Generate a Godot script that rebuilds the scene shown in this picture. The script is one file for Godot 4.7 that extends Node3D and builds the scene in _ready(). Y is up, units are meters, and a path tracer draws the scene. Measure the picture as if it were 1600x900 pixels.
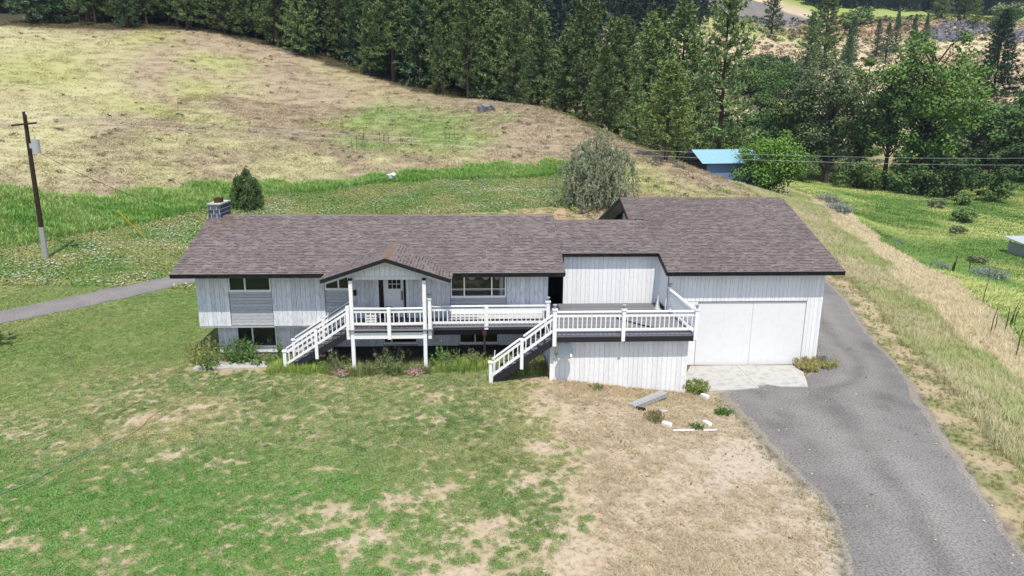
extends Node3D
# A long white house with a deck on a grassy slope, pine woods behind, seen from a drone.

const SUN_TO := Vector3(0.11, 2.1, 1.0)
const SLOPE := 0.3356
var rng := RandomNumberGenerator.new()
var M := {}
var used := {}
var boxes := {}

# ---------------------------------------------------------------- terrain
const PTS := [
	-30, 0.2, 20, -14, 0.3, 18, -4, 0.3, 16, 3, 0.1, 14, 10, 0, 14, 18, -0.1, 14, 26, -1.2, 16, -30, 0.5, 4,
	-20, 0.5, 3, -12.5, 0.5, 0.8, -10.5, 0.5, 1.2, -8.7, 0.6, 1, -5.85, 0.38, 0.9, -2.8, 0.36, 0.9, 0, 0.62, 1.8, 0, 0.85, 3.2,
	2.4, 0.8, 2.9, -3, 0.62, 3.5, -9, 0.5, 4, 5, 0.42, 3, 8.05, 0.02, 3, 0, 0.4, -1.4, -6, 0.38, -1.4, -2, 0.5, 8,
	5, 0.25, 8, 11, 0, 1, 16, 0, 1, 20, -0.2, 2, 27, -2, 3, 36, -3.2, 6, 20, -0.2, -8, 16.5, 0, -8,
	-14, 0.6, -3, -22, 0.7, -4, -34, 0.6, -6, -14, 0.9, -11, -5, 0.9, -12, 5, 0.8, -12, 13, 0.4, -12, 27, -1.5, -9,
	36, -2.9, -8, -50, 0.8, -6, 0, 0.3, 30, -30, 0, 32, 30, -1.5, 32, 45, -3.2, 25, -50, 0.3, 20, 60, -3.4, 0,
	-60, 0.5, 5, -28.6, 1.9, -16.8, -32.7, 2.2, -18.8, -27.6, 2.6, -26.3, -23.9, 3, -32.2, -19.9, 3.6, -37.6, -9.6, 4.3, -41.6, -0.7, 4.6, -44.1,
	8, 5, -44.3, -34.1, 2.2, -12.4, -20.3, 3, -33.1, -2.9, 3.2, -32, 9.8, 3.8, -30.4, 14.9, 4.2, -35.9, -25.5, 0.9, -7, -23.4, 1, -9.1,
	-21.1, 1.1, -11.8, -18.7, 1.1, -14, -28.8, 1.4, -12.4, -25.8, 1.9, -17.6, 29.8, 2.4, -60, 36.6, 2, -62.4, 35.1, 1.8, -54.5, 38.1, 1.2, -48.9,
	34.3, 0.4, -36.6, 39.3, 0.9, -46.8, 23, 0, -15.2, 24.1, -0.1, -12.3, 73, -2.3, -93.8, 67.6, -2, -102, 88.8, -2.5, -95.8, 90, -2.8, -83.2,
	64.8, -2.8, -61.2, 56.8, -3, -40.5, 45.7, -2.6, -38.7, 48.2, -2, -51.1, 102.3, -3, -83.2, 59.8, -3.2, -35, 49.6, -0.9, -59.9, 35.9, -1.2, -26.4,
	30.4, -1.8, -10.7, -36.5, 5.2, -25.6, -49.8, 9.4, -48, -62.9, 15.4, -70.4, -76.8, 24.1, -94.8, -92.3, 21.6, -88.9, -39.8, 6, -18.3, -65.4, 24.5, -102.2,
	-52.1, 24.9, -106.8, -36.7, 22.1, -107.5, -29.5, 13.4, -78.4, -23.2, 7.3, -53.2, -35.4, 7.7, -44.5, -48.5, 14.9, -74.7, -15.3, 15.6, -91.3, -12.4, 9.3, -65.5,
	-10.5, 6.2, -49.6, -0.6, 12.7, -76.2, -0.7, 8.3, -58.2, 7.3, 11.7, -69.9, 6.2, 8.5, -55.9, 12, 9.5, -59.3, 13.8, 7.6, -50.9, 17.6, 7.1, -48.1,
	20, 6.4, -46.4, 22.5, 4.5, -42.6, 26.1, 3.6, -41.3, -96.9, 29, -128.2, -66.1, 31.9, -148.6, -45.7, 29.2, -154.8, -18, 20.4, -139.3, -0.6, 15.8, -120.2,
	12.4, 10.3, -104.5, 22.4, 7.3, -93, 33.3, 5, -95.7, -171, 53.8, -252.8, -113.4, 56.8, -280.3, -65.3, 57, -293.8, -14.3, 55.5, -299.9, 30.5, 60.4, -298.7,
	71.2, 64, -292.3, 44.2, 15.9, -165.1, 73.7, 29.9, -219.3, 11.4, 27.9, -199.9, -30.1, 34.8, -218.4, 49, 7.2, -143.2, 63.2, 5.9, -138.5, 75.2, 4, -133.4,
	92.6, 3.8, -124.1, 108.1, 4.4, -113.6, 119.3, 5, -104.3, 89.2, 25.5, -212, 113.8, 35.3, -241, 136.4, 47.7, -303, 162.1, 71.7, -396.1, 124.9, 29.7, -222.7,
	199.9, 66.6, -379.7, 154.1, 35.2, -234.2, 184.4, 49.7, -278.9, 180.2, 43.5, -246.2, 197.3, 45.2, -249.1, 174.4, 27.6, -198.9, 238, 51.2, -286.2, 228.2, 53.3, -293.3,
	341.2, 72.9, -418.7, 304.1, 82.3, -458.9, 251.2, 96, -488.2, 169.8, 102, -520.4, 241.4, 39.9, -236.6, 376.9, 70.3, -389.2, 24.2, 95.9, -449.5, -130, 90.3, -432.4,
	-247.7, 79.5, -381.7, -225.5, 48.7, -238.4]
var tw := PackedFloat64Array()
var gx := PackedFloat32Array()
var gz := PackedFloat32Array()
var gh := PackedFloat32Array()
var nz_a := FastNoiseLite.new()
var nz_b := FastNoiseLite.new()
var nz_c := FastNoiseLite.new()
var nz_d := FastNoiseLite.new()


func solve_terrain() -> void:
	var n := PTS.size() / 3
	var m := n + 3
	var a := []
	for i in m:
		var row := PackedFloat64Array()
		row.resize(m + 1)
		a.append(row)
	for i in n:
		var row: PackedFloat64Array = a[i]
		var xi: float = PTS[i * 3] / 50.0
		var zi: float = PTS[i * 3 + 2] / 50.0
		for j in n:
			var dx: float = xi - PTS[j * 3] / 50.0
			var dz: float = zi - PTS[j * 3 + 2] / 50.0
			var r2 := dx * dx + dz * dz
			row[j] = 0.5 * r2 * log(maxf(r2, 1e-12)) + (0.003 if i == j else 0.0)
		row[n] = 1.0
		row[n + 1] = xi
		row[n + 2] = zi
		row[m] = PTS[i * 3 + 1]
		a[i] = row
	for j in n:
		for k in 3:
			var row: PackedFloat64Array = a[n + k]
			row[j] = [1.0, PTS[j * 3] / 50.0, PTS[j * 3 + 2] / 50.0][k]
			a[n + k] = row
	for c in m:
		var best := c
		for r in range(c + 1, m):
			if absf(a[r][c]) > absf(a[best][c]):
				best = r
		var t = a[c]
		a[c] = a[best]
		a[best] = t
		var p: PackedFloat64Array = a[c]
		for r in range(c + 1, m):
			var q: PackedFloat64Array = a[r]
			var f := q[c] / p[c]
			if f != 0.0:
				for k in range(c, m + 1):
					q[k] -= f * p[k]
				a[r] = q
	tw.resize(m)
	for i in range(m - 1, -1, -1):
		var row: PackedFloat64Array = a[i]
		var s := row[m]
		for k in range(i + 1, m):
			s -= row[k] * tw[k]
		tw[i] = s / row[i]


func raw_height(x: float, z: float) -> float:
	var n := PTS.size() / 3
	var u := x / 50.0
	var v := z / 50.0
	var s := tw[n] + tw[n + 1] * u + tw[n + 2] * v
	for i in n:
		var dx: float = u - cx[i]
		var dz: float = v - cz[i]
		var r2 := dx * dx + dz * dz
		if r2 > 1e-12:
			s += tw[i] * 0.5 * r2 * log(r2)
	var far := clampf((Vector2(x * 0.8, z).length() - 22.0) / 30.0, 0.0, 1.0)
	s += (nz_a.get_noise_2d(x, z) * 0.6 + nz_b.get_noise_2d(x, z) * 0.2) * far * (0.25 if x > 13.0 and z > -95.0 else 1.0)
	if x > 60.0 and z < -150.0:
		s += nz_b.get_noise_2d(x * 0.5, z * 0.5) * 1.6
	return s

var cx := PackedFloat64Array()
var cz := PackedFloat64Array()


func axis(lo: float, hi: float, step: float, grow: float, first: float, last: float) -> PackedFloat32Array:
	var before := []
	var s := step
	var p := lo
	while p > first:
		s *= grow
		p -= s
		before.push_front(p)
	var out := PackedFloat32Array(before)
	p = lo
	while p < hi:
		out.append(p)
		p += step
	s = step
	while p < last:
		out.append(p)
		s *= grow
		p += s
	out.append(p)
	return out


func build_heights() -> void:
	for i in PTS.size() / 3:
		cx.append(PTS[i * 3] / 50.0)
		cz.append(PTS[i * 3 + 2] / 50.0)
	solve_terrain()
	gx = axis(-30.0, 26.0, 0.4, 1.035, -520.0, 620.0)
	gz = axis(-16.0, 18.0, 0.4, 1.035, -760.0, 70.0)
	gh.resize(gx.size() * gz.size())
	for j in gz.size():
		for i in gx.size():
			gh[j * gx.size() + i] = raw_height(gx[i], gz[j])


func gy(x: float, z: float) -> float:
	var i := clampi(gx.bsearch(x) - 1, 0, gx.size() - 2)
	var j := clampi(gz.bsearch(z) - 1, 0, gz.size() - 2)
	var u := (x - gx[i]) / (gx[i + 1] - gx[i])
	var v := (z - gz[j]) / (gz[j + 1] - gz[j])
	var w := gx.size()
	var a := gh[j * w + i]
	var b := gh[j * w + i + 1]
	var c := gh[(j + 1) * w + i]
	var d := gh[(j + 1) * w + i + 1]
	# the two triangles of the cell, split from (i+1, j) to (i, j+1)
	if u + v <= 1.0:
		return a + (b - a) * u + (c - a) * v
	return d + (c - d) * (1.0 - u) + (b - d) * (1.0 - v)


func lerp_line(xs: Array, ys: Array, x: float) -> float:
	if x <= xs[0]:
		return ys[0]
	for i in range(1, xs.size()):
		if x <= xs[i]:
			return lerpf(ys[i - 1], ys[i], (x - xs[i - 1]) / (xs[i] - xs[i - 1]))
	return ys[-1]


func drive_left(z: float) -> float:
	return lerp_line([-34, -26, -20, -12, -4, -0.6, -0.3, 1.0, 1.9, 2.2, 2.5, 3.2, 5.0, 8.8, 11.6, 14.4, 22.0], [26.6, 24.2, 20.5, 17.2, 15.6, 15.35, 15.0, 13.9, 12.6, 11.0, 9.6, 9.25, 9.45, 9.45, 9.7, 8.7, 7.0], z)


func drive_right(z: float) -> float:
	return lerp_line([-34, -26, -20, -16, -12, -2, 3, 8.8, 13.5, 22], [27.0, 26.0, 24.9, 23.9, 23.0, 20.0, 18.1, 15.9, 14.2, 11.2], z)


func strip_x(z: float) -> float:
	return lerp_line([-62, -44, -32, -20, -7.5, 4, 16, 24], [45.5, 39.5, 37.0, 34.0, 30.5, 27.5, 25.0, 23.5], z)


func ditch_z(x: float) -> float:
	return lerp_line([-60, -40, -32.7, -27.6, -23.9, -19.9, -9.6, -0.7, 8.0, 16, 30], [0, -13, -18.8, -26.3, -32.2, -37.6, -41.6, -44.1, -44.3, -41, -40], x)


func ditch_w(x: float) -> float:
	return lerp_line([-40, -30, -24, -20, -10, 2, 8, 12], [12, 10, 7, 2.8, 2.4, 4.8, 3.2, 0], x)


func crest_z(x: float) -> float:
	return lerp_line([-120, -70, -52, -37, -25, -15, -5, 0, 7, 12, 20, 26, 33, 40], [-80, -99, -107, -108, -101, -93, -85, -79, -73, -66, -51, -45, -48, -60], x)


const ROAD := [-31.0, -2.0, -25.2, -6.6, -22.1, -9.8, -19.0, -13.7, -15.0, -16.6, -8.0, -17.6, 2.0, -17.4, 12.0, -16.0, 18.0, -13.0]


func road_dist(x: float, z: float) -> float:
	var best := 1e9
	for i in range(0, ROAD.size() - 2, 2):
		var a := Vector2(ROAD[i], ROAD[i + 1])
		var b := Vector2(ROAD[i + 2], ROAD[i + 3])
		best = minf(best, Geometry2D.get_closest_point_to_segment(Vector2(x, z), a, b).distance_to(Vector2(x, z)))
	return best


enum { HOUSE, DRIVE, DIRT, LAWN, TRACK, BACKLAWN, DITCH, HILL, WOODS, VERGE, BANK, STRIP, MEADOW, SLOPES }


func zone(x: float, z: float) -> int:
	if x > -12.3 and x < 15.2 and z < -0.6 and z > -9.7 or x > 2.3 and x < 15.2 and z < -0.5 and z > -13.8:
		return HOUSE
	var dr := drive_right(z)
	if x > 12.0 or z > 1.8 and x > 8.4:
		if x < dr and z > -34.0:
			if x > drive_left(z):
				return DRIVE
		elif z > -64.0 and x >= dr:
			if x < dr + 1.7 + 0.5 * nz_b.get_noise_2d(x * 3.0, z * 3.0):
				return VERGE
			var s := strip_x(z)
			var n := nz_a.get_noise_2d(x * 2.0, z * 2.0) * 2.0
			if x < s - 2.2 + n:
				return BANK
			if x < s + 2.6 + n:
				return STRIP
			return MEADOW
	if x > 2.6 + nz_b.get_noise_2d(0.0, z * 2.0) and z > 2.0 and x < 12.0:
		return DIRT
	if z > -1.5:
		return LAWN if x < 8.0 else HOUSE
	var w := road_dist(x, z)
	if w < 1.15:
		return TRACK
	if x > 46.0 and z > -70.0 and x > -z * 0.2 + 33.0:
		return MEADOW
	if x > 40.0:
		return MEADOW if gy(x, z) < 0.4 + 1.0 * nz_a.get_noise_2d(x, z) else SLOPES
	var t := ditch_z(x) - z
	if t < 0.0:
		return BACKLAWN if x < 9.0 + 2.0 * nz_a.get_noise_2d(x, z) else HILL
	if t < ditch_w(x) + 1.5 * nz_b.get_noise_2d(x, z):
		return DITCH
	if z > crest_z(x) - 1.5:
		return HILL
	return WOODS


# patches of colour in the dry hill grass: x, z, radius, which (0 straw, 1 lime, 2 green)
const PATCHES := [
	-67, -88, 13, 0, -80, -92, 12, 0, -60, -74, 11, 1, -51, -70, 9, 0, -44, -65, 7, 1, -50, -56, 10, 0, -42, -91, 5, 1, -39, -78, 5, 1,
	-34, -63, 8, 0, -39, -36, 8, 0, -56, -101, 7, 1, -12.8, -69.7, 7, 2, -7.4, -65.4, 8, 2, -5, -59, 6, 2, -17, -66, 5, 1, -2.2, -58.7, 5, 1, 4.3, -63.5, 2.6, 2, -14, -57, 4, 2,
	-28, -37, 6, 0, -10, -48, 5, 0, -33, -29, 5, 0, -45, -45, 9, 0, -20, -45, 6, 0, -70, -70, 12, 1, -30, -52, 8, 0, 14, -40, 4, 1, 22, -37, 5, 1, -8, -55, 5, 1]


func patch(x: float, z: float) -> Vector3:
	var out := Vector3.ZERO
	var wx := x + nz_a.get_noise_2d(x, z) * 5.0
	var wz := z + nz_a.get_noise_2d(z + 90.0, x) * 5.0
	for i in range(0, PATCHES.size(), 4):
		var d := Vector2((wx - PATCHES[i]) / PATCHES[i + 2], (wz - PATCHES[i + 1]) / PATCHES[i + 2])
		var g := exp(-d.length_squared() * 1.6)
		out[PATCHES[i + 3]] = maxf(out[PATCHES[i + 3]], g)
	return out


func hill_color(x: float, z: float) -> Color:
	var p := patch(x, z)
	var n := nz_a.get_noise_2d(x * 1.3 + 40.0, z * 1.3) * 0.5 + 0.5
	# the wind lays the grass in slanting streaks
	var streak := nz_b.get_noise_2d((x * 0.5 + z * 0.86) * 0.1, (x * 0.86 - z * 0.5) * 0.4)
	var c := Color(0.37, 0.285, 0.2).lerp(Color(0.42, 0.345, 0.235), n)
	c = c.lerp(Color(0.5, 0.46, 0.26), clampf(p.x * 1.15 + streak * 0.45, 0, 1))
	c = c.lerp(Color(0.42, 0.41, 0.19), clampf(0.2 + streak * 0.7 - n * 0.15, 0, 1) * 0.6)
	c = c.lerp(Color(0.4, 0.41, 0.16), clampf(p.y * 0.9, 0, 1))
	c = c.lerp(Color(0.27, 0.36, 0.12), clampf(p.z * 1.1, 0, 1))
	return c * 0.9


# bare, sandy patches of the lawn
const BARE := [-4.9, 11.7, 1.0, -3.0, 11.2, 0.9, -3.6, 13.2, 1.4, -0.5, 12.6, 1.3, -1.9, 11.0, 0.7, -12.6, 5.4, 0.7, -11.2, 4.4, 0.5, -9.6, 13.6, 1.0, -5.6, 9.4, 0.5, 0.6, 10.2, 0.8, -12.6, 13.0, 0.9, -7.6, 11.0, 0.5, -9.0, 8.8, 0.5, -10.6, 8.4, 0.7, 1.4, 8.4, 0.7, -1.2, 14.6, 1.6, 1.8, 14.0, 1.3]


func lawn_cover(x: float, z: float) -> float:
	var c := 0.9 + 1.05 * nz_c.get_noise_2d(x * 3.4, z * 3.4) + 0.4 * nz_b.get_noise_2d(x * 1.6 + 30.0, z * 1.6) + 0.12 * nz_a.get_noise_2d(x * 2.0, z * 3.0)
	c -= 0.2 * clampf((8.5 - z) / 3.0, 0.0, 1.0)
	for i in range(0, BARE.size(), 3):
		var d = Vector2(x - BARE[i], (z - BARE[i + 1]) * 1.5).length() / BARE[i + 2]
		c -= 1.0 * exp(-d * d * 1.3) * (0.75 + 0.8 * nz_d.get_noise_2d(x * 2.0, z * 2.0))
	if x > 0.5:
		c -= (x - 0.5) * 0.3
	return clampf(c, 0.0, 1.0)


func ground_color(x: float, z: float) -> Color:
	var f := nz_c.get_noise_2d(x, z)
	var soil := Color(0.45, 0.365, 0.265).lerp(Color(0.39, 0.3, 0.21), 0.5 + f)
	match zone(x, z):
		HOUSE: return Color(0.16, 0.12, 0.08)
		DRIVE: return Color(0.17, 0.15, 0.13)
		DIRT: return soil.lerp(Color(0.42, 0.355, 0.275), clampf((x - 4.5) / 4.5 + 0.5 * nz_b.get_noise_2d(x, z), 0, 1)).lerp(Color(0.42, 0.335, 0.22), clampf(0.1 + 1.4 * nz_b.get_noise_2d(x * 0.5 + z * 0.3, z * 0.6), 0, 0.6))
		LAWN: return soil.lerp(Color(0.27, 0.255, 0.12), clampf(lawn_cover(x, z) * 0.9, 0.0, 1.0))
		TRACK: return Color(0.32, 0.29, 0.25)
		BACKLAWN:
			if z < -24.0 and z > -29.0 - 2.0 * f and x > -6.0:
				return Color(0.4, 0.28, 0.19)
			return Color(0.19, 0.26, 0.08).lerp(Color(0.29, 0.28, 0.13), clampf(0.5 + 1.2 * nz_b.get_noise_2d(x, z), 0, 1))
		DITCH: return Color(0.18, 0.29, 0.07)
		HILL: return hill_color(x, z)
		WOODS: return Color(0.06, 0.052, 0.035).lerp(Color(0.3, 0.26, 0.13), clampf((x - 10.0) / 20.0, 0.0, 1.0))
		VERGE: return Color(0.38, 0.3, 0.19).lerp(Color(0.2, 0.21, 0.085), clampf(0.4 + 1.5 * nz_b.get_noise_2d(x * 2.0, z * 2.0), 0, 1))
		BANK: return Color(0.38, 0.35, 0.19)
		STRIP: return Color(0.5, 0.43, 0.27)
		MEADOW: return Color(0.12, 0.19, 0.045).lerp(Color(0.26, 0.28, 0.08), clampf(0.35 + 1.6 * nz_a.get_noise_2d(x, z), 0, 1))
		SLOPES: return slopes_color(x, z)
	return soil


func slopes_color(x: float, z: float) -> Color:
	var c := Color(0.44, 0.345, 0.235).lerp(Color(0.52, 0.45, 0.29), clampf(0.5 + 1.5 * nz_a.get_noise_2d(x * 0.5, z * 0.5), 0, 1))
	var n := nz_a.get_noise_2d(x * 0.6 + 70.0, z * 0.6) * 14.0
	var y := gy(x, z)
	if z < -252.0 + n and x < 150.0 and z > -330.0:
		c = c.lerp(Color(0.3, 0.33, 0.12), 0.8)
	if z <= -325.0 + n and x < 172.0:
		c = Color(0.15, 0.14, 0.135).lerp(Color(0.22, 0.19, 0.165), clampf(0.5 + nz_b.get_noise_2d(x, z), 0, 1))
	if x > 190.0 and z < -275.0 + n:
		c = Color(0.28, 0.33, 0.1)
	if Vector2(x - 168.0, z + 285.0).length() < 38.0 + n:
		c = c.lerp(Color(0.34, 0.22, 0.13), 0.7)
	if y < 6.0:
		c = c.lerp(Color(0.17, 0.2, 0.065), 0.55)
	return c


# ---------------------------------------------------------------- mesh helpers
class Soup:
	var v := PackedVector3Array()
	var n := PackedVector3Array()
	var c := PackedColorArray()

	func tri(a: Vector3, b: Vector3, d: Vector3, col: Color) -> void:
		var nn := (d - a).cross(b - a).normalized()
		v.append(a); v.append(b); v.append(d)
		n.append(nn); n.append(nn); n.append(nn)
		c.append(col); c.append(col); c.append(col)

	func quad(a: Vector3, b: Vector3, d: Vector3, e: Vector3, col: Color) -> void:
		tri(a, b, d, col)
		tri(a, d, e, col)

	func box(t: Transform3D, s: Vector3, col: Color) -> void:
		var h := s * 0.5
		var p := []
		for i in 8:
			p.append(t * Vector3(h.x if i & 1 else -h.x, h.y if i & 2 else -h.y, h.z if i & 4 else -h.z))
		quad(p[0], p[2], p[3], p[1], col)
		quad(p[4], p[5], p[7], p[6], col)
		quad(p[0], p[4], p[6], p[2], col)
		quad(p[1], p[3], p[7], p[5], col)
		quad(p[2], p[6], p[7], p[3], col)
		quad(p[0], p[1], p[5], p[4], col)

	# a round bar through points with radii; smooth sides
	func tube(pts: Array, radii: Array, sides: int, col: Color, caps := true) -> void:
		var rings := []
		for i in pts.size():
			var dir: Vector3 = (pts[mini(i + 1, pts.size() - 1)] - pts[maxi(i - 1, 0)]).normalized()
			var side := dir.cross(Vector3.UP if absf(dir.y) < 0.9 else Vector3.RIGHT).normalized()
			var up := side.cross(dir)
			var ring := []
			for k in sides:
				var a := TAU * k / sides
				ring.append([pts[i] + (side * cos(a) + up * sin(a)) * radii[i], side * cos(a) + up * sin(a)])
			rings.append(ring)
		for i in pts.size() - 1:
			for k in sides:
				var q := [rings[i][k], rings[i][(k + 1) % sides], rings[i + 1][(k + 1) % sides], rings[i + 1][k]]
				for o in [0, 1, 2, 0, 2, 3]:
					v.append(q[o][0]); n.append(q[o][1]); c.append(col)
		if caps:
			for e in [0, pts.size() - 1]:
				for k in sides:
					tri(pts[e], rings[e][k][0], rings[e][(k + 1) % sides][0], col)

	func mesh() -> ArrayMesh:
		var arr := []
		arr.resize(Mesh.ARRAY_MAX)
		arr[Mesh.ARRAY_VERTEX] = v
		arr[Mesh.ARRAY_NORMAL] = n
		arr[Mesh.ARRAY_COLOR] = c
		var m := ArrayMesh.new()
		if v.size():
			m.add_surface_from_arrays(Mesh.PRIMITIVE_TRIANGLES, arr)
		return m


func numbered(called: String, parent: Node) -> String:
	var key := "%d/%s" % [parent.get_instance_id(), called]
	var k: int = used.get(key, 0)
	used[key] = k + 1
	return called if k == 0 else "%s_%03d" % [called, k]


func put(called: String, mesh: Mesh, material: Material, parent: Node3D = self, t := Transform3D.IDENTITY) -> MeshInstance3D:
	var o := MeshInstance3D.new()
	o.name = numbered(called, parent)
	o.mesh = mesh
	o.material_override = material
	o.transform = t
	parent.add_child(o, true)
	return o


func box_mesh(s: Vector3) -> BoxMesh:
	var key := "%.3f,%.3f,%.3f" % [s.x, s.y, s.z]
	if not boxes.has(key):
		var b := BoxMesh.new()
		b.size = s
		boxes[key] = b
	return boxes[key]


# a box between two corners
func bx(called: String, a: Vector3, b: Vector3, material: Material, parent: Node3D) -> MeshInstance3D:
	return put(called, box_mesh((b - a).abs()), material, parent, Transform3D(Basis.IDENTITY, (a + b) * 0.5 - origin_of(parent)))


func origin_of(p: Node3D) -> Vector3:
	var o := Vector3.ZERO
	while p != self and p != null:
		o += p.position
		p = p.get_parent() as Node3D
	return o


# a bar of rectangular section from a to b, w wide and h high
func beam(called: String, a: Vector3, b: Vector3, w: float, h: float, material: Material, parent: Node3D) -> MeshInstance3D:
	var d := (b - a).normalized()
	var side := d.cross(Vector3.UP if absf(d.y) < 0.95 else Vector3.BACK).normalized()
	var up := side.cross(d)
	return put(called, box_mesh(Vector3(w, h, a.distance_to(b))), material, parent, Transform3D(Basis(side, up, -d), (a + b) * 0.5 - origin_of(parent)))


# an upright outline in the x-y plane, given depth from z0 to z1 (or, turned, in the z-y plane)
func prism(outline: Array, z0: float, z1: float, along_x := false) -> ArrayMesh:
	var s := Soup.new()
	var flat := PackedVector2Array(outline)
	var at := func(p: Vector2, z: float) -> Vector3: return Vector3(z, p.y, p.x) if along_x else Vector3(p.x, p.y, z)
	var t := Geometry2D.triangulate_polygon(flat)
	for i in range(0, t.size(), 3):
		for z in [z0, z1]:
			s.tri(at.call(flat[t[i]], z), at.call(flat[t[i + 1]], z), at.call(flat[t[i + 2]], z), Color.WHITE)
	for i in flat.size():
		var p := flat[i]
		var q := flat[(i + 1) % flat.size()]
		s.quad(at.call(p, z0), at.call(q, z0), at.call(q, z1), at.call(p, z1), Color.WHITE)
	return fix_normals(s)


# turns every face of a solid outwards from its own middle plane (good enough for convex prisms and slabs)
func fix_normals(s: Soup) -> ArrayMesh:
	return s.mesh()


func thing(called: String, label: String, category: String, at := Vector3.ZERO, turn := 0.0, group := "") -> Node3D:
	var o := Node3D.new()
	o.name = numbered(called, self)
	o.position = at
	o.rotation.y = turn
	add_child(o, true)
	return tag(o, label, category, group)


func tag(o: Node3D, label: String, category: String, group := "") -> Node3D:
	o.set_meta("label", label)
	o.set_meta("category", category)
	if group:
		o.set_meta("group", group)
	return o


func kind(o: Node3D, k: String) -> Node3D:
	o.set_meta("kind", k)
	return o


func lin(r: float, g: float, b: float) -> Color:
	return Color(r, g, b).linear_to_srgb()


func noise(seed_: int, freq: float, octaves := 4) -> FastNoiseLite:
	var n := FastNoiseLite.new()
	n.noise_type = FastNoiseLite.TYPE_SIMPLEX_SMOOTH
	n.seed = seed_
	n.frequency = freq
	n.fractal_octaves = octaves
	return n


func noise_tex(seed_: int, freq: float, ramp: Array, size := 512, octaves := 5, bump := 0.0) -> NoiseTexture2D:
	var t := NoiseTexture2D.new()
	t.width = size
	t.height = size
	t.seamless = true
	t.noise = noise(seed_, freq, octaves)
	if bump > 0.0:
		t.as_normal_map = true
		t.bump_strength = bump
	elif ramp.size():
		var g := Gradient.new()
		g.offsets = PackedFloat32Array()
		g.colors = PackedColorArray()
		var offs := PackedFloat32Array()
		var cols := PackedColorArray()
		for i in range(0, ramp.size(), 2):
			offs.append(ramp[i])
			cols.append(ramp[i + 1])
		g.offsets = offs
		g.colors = cols
		t.color_ramp = g
	return t


func mat(c: Color, rough := 0.8, tex: Texture2D = null, scale := Vector3.ONE, bump: Texture2D = null, bump_k := 0.6) -> StandardMaterial3D:
	var m := StandardMaterial3D.new()
	m.albedo_color = c
	m.roughness = rough
	m.metallic_specular = 0.35
	if tex or bump:
		m.uv1_triplanar = true
		m.uv1_world_triplanar = true
		m.uv1_scale = scale
		m.uv1_triplanar_sharpness = 6.0
	if tex:
		m.albedo_texture = tex
	if bump:
		m.normal_enabled = true
		m.normal_texture = bump
		m.normal_scale = bump_k
	return m


func leaf_mat(backlight: float, rough := 0.75) -> StandardMaterial3D:
	var m := StandardMaterial3D.new()
	m.vertex_color_use_as_albedo = true
	m.roughness = rough
	m.metallic_specular = 0.25
	m.backlight_enabled = backlight > 0.0
	m.backlight = Color(backlight, backlight, backlight)
	return m


func gray(v: float) -> Color:
	return Color(v, v, v)


func vary(c: Color, k: float) -> Color:
	var f := 1.0 + rng.randf_range(-k, k)
	return Color(c.r * f * (1.0 + rng.randf_range(-k, k) * 0.4), c.g * f, c.b * f * (1.0 + rng.randf_range(-k, k) * 0.4))


func rand_dir() -> Vector3:
	var z := rng.randf_range(-1.0, 1.0)
	var a := rng.randf() * TAU
	var r := sqrt(1.0 - z * z)
	return Vector3(r * cos(a), z, r * sin(a))


# ---------------------------------------------------------------- start
func _ready() -> void:
	rng.seed = 20240611
	nz_a = noise(11, 0.045, 3)
	nz_b = noise(23, 0.22, 3)
	nz_c = noise(37, 0.75, 3)
	nz_d = noise(51, 0.55, 2)

	var cam := Camera3D.new()
	cam.name = "camera"
	cam.position = Vector3(-0.681, 11.375, 29.822)
	cam.basis = Basis(Vector3.UP, -0.055) * Basis(Vector3.RIGHT, -0.2442) * Basis(Vector3.BACK, 0.0075)
	cam.fov = 44.44
	cam.near = 0.1
	cam.far = 3000.0
	add_child(cam)
	cam.current = true

	var env := Environment.new()
	env.background_mode = Environment.BG_SKY
	var sky := ProceduralSkyMaterial.new()
	sky.sky_top_color = Color(0.61, 0.68, 0.79)
	sky.sky_horizon_color = Color(0.89, 0.91, 0.94)
	sky.sky_curve = 0.12
	sky.ground_bottom_color = Color(0.3, 0.3, 0.25)
	sky.ground_horizon_color = Color(0.6, 0.65, 0.68)
	sky.sky_energy_multiplier = 1.27
	sky.use_debanding = false
	env.sky = Sky.new()
	env.sky.sky_material = sky
	env.tonemap_mode = Environment.TONE_MAPPER_LINEAR
	env.tonemap_exposure = 1.1
	env.sdfgi_enabled = true
	env.ssao_enabled = true
	env.ssil_enabled = true
	env.fog_enabled = true
	env.fog_density = 0.0001
	env.fog_light_color = Color(0.75, 0.83, 0.95)
	var we := WorldEnvironment.new()
	we.name = "world_environment"
	we.environment = env
	add_child(we)

	var sun := DirectionalLight3D.new()
	sun.name = "sun"
	sun.light_color = Color(1.0, 0.965, 0.91)
	sun.light_energy = 1.52
	sun.light_angular_distance = 0.5
	sun.shadow_enabled = true
	sun.basis = Basis.looking_at(-SUN_TO.normalized(), Vector3.UP)
	add_child(sun)

	make_materials()
	build_heights()
	build_ground()
	build_house()
	build_deck()
	build_stairs()
	build_woods()
	build_valley_trees()
	build_yard_plants()
	build_small_things()
	build_grass()


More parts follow.
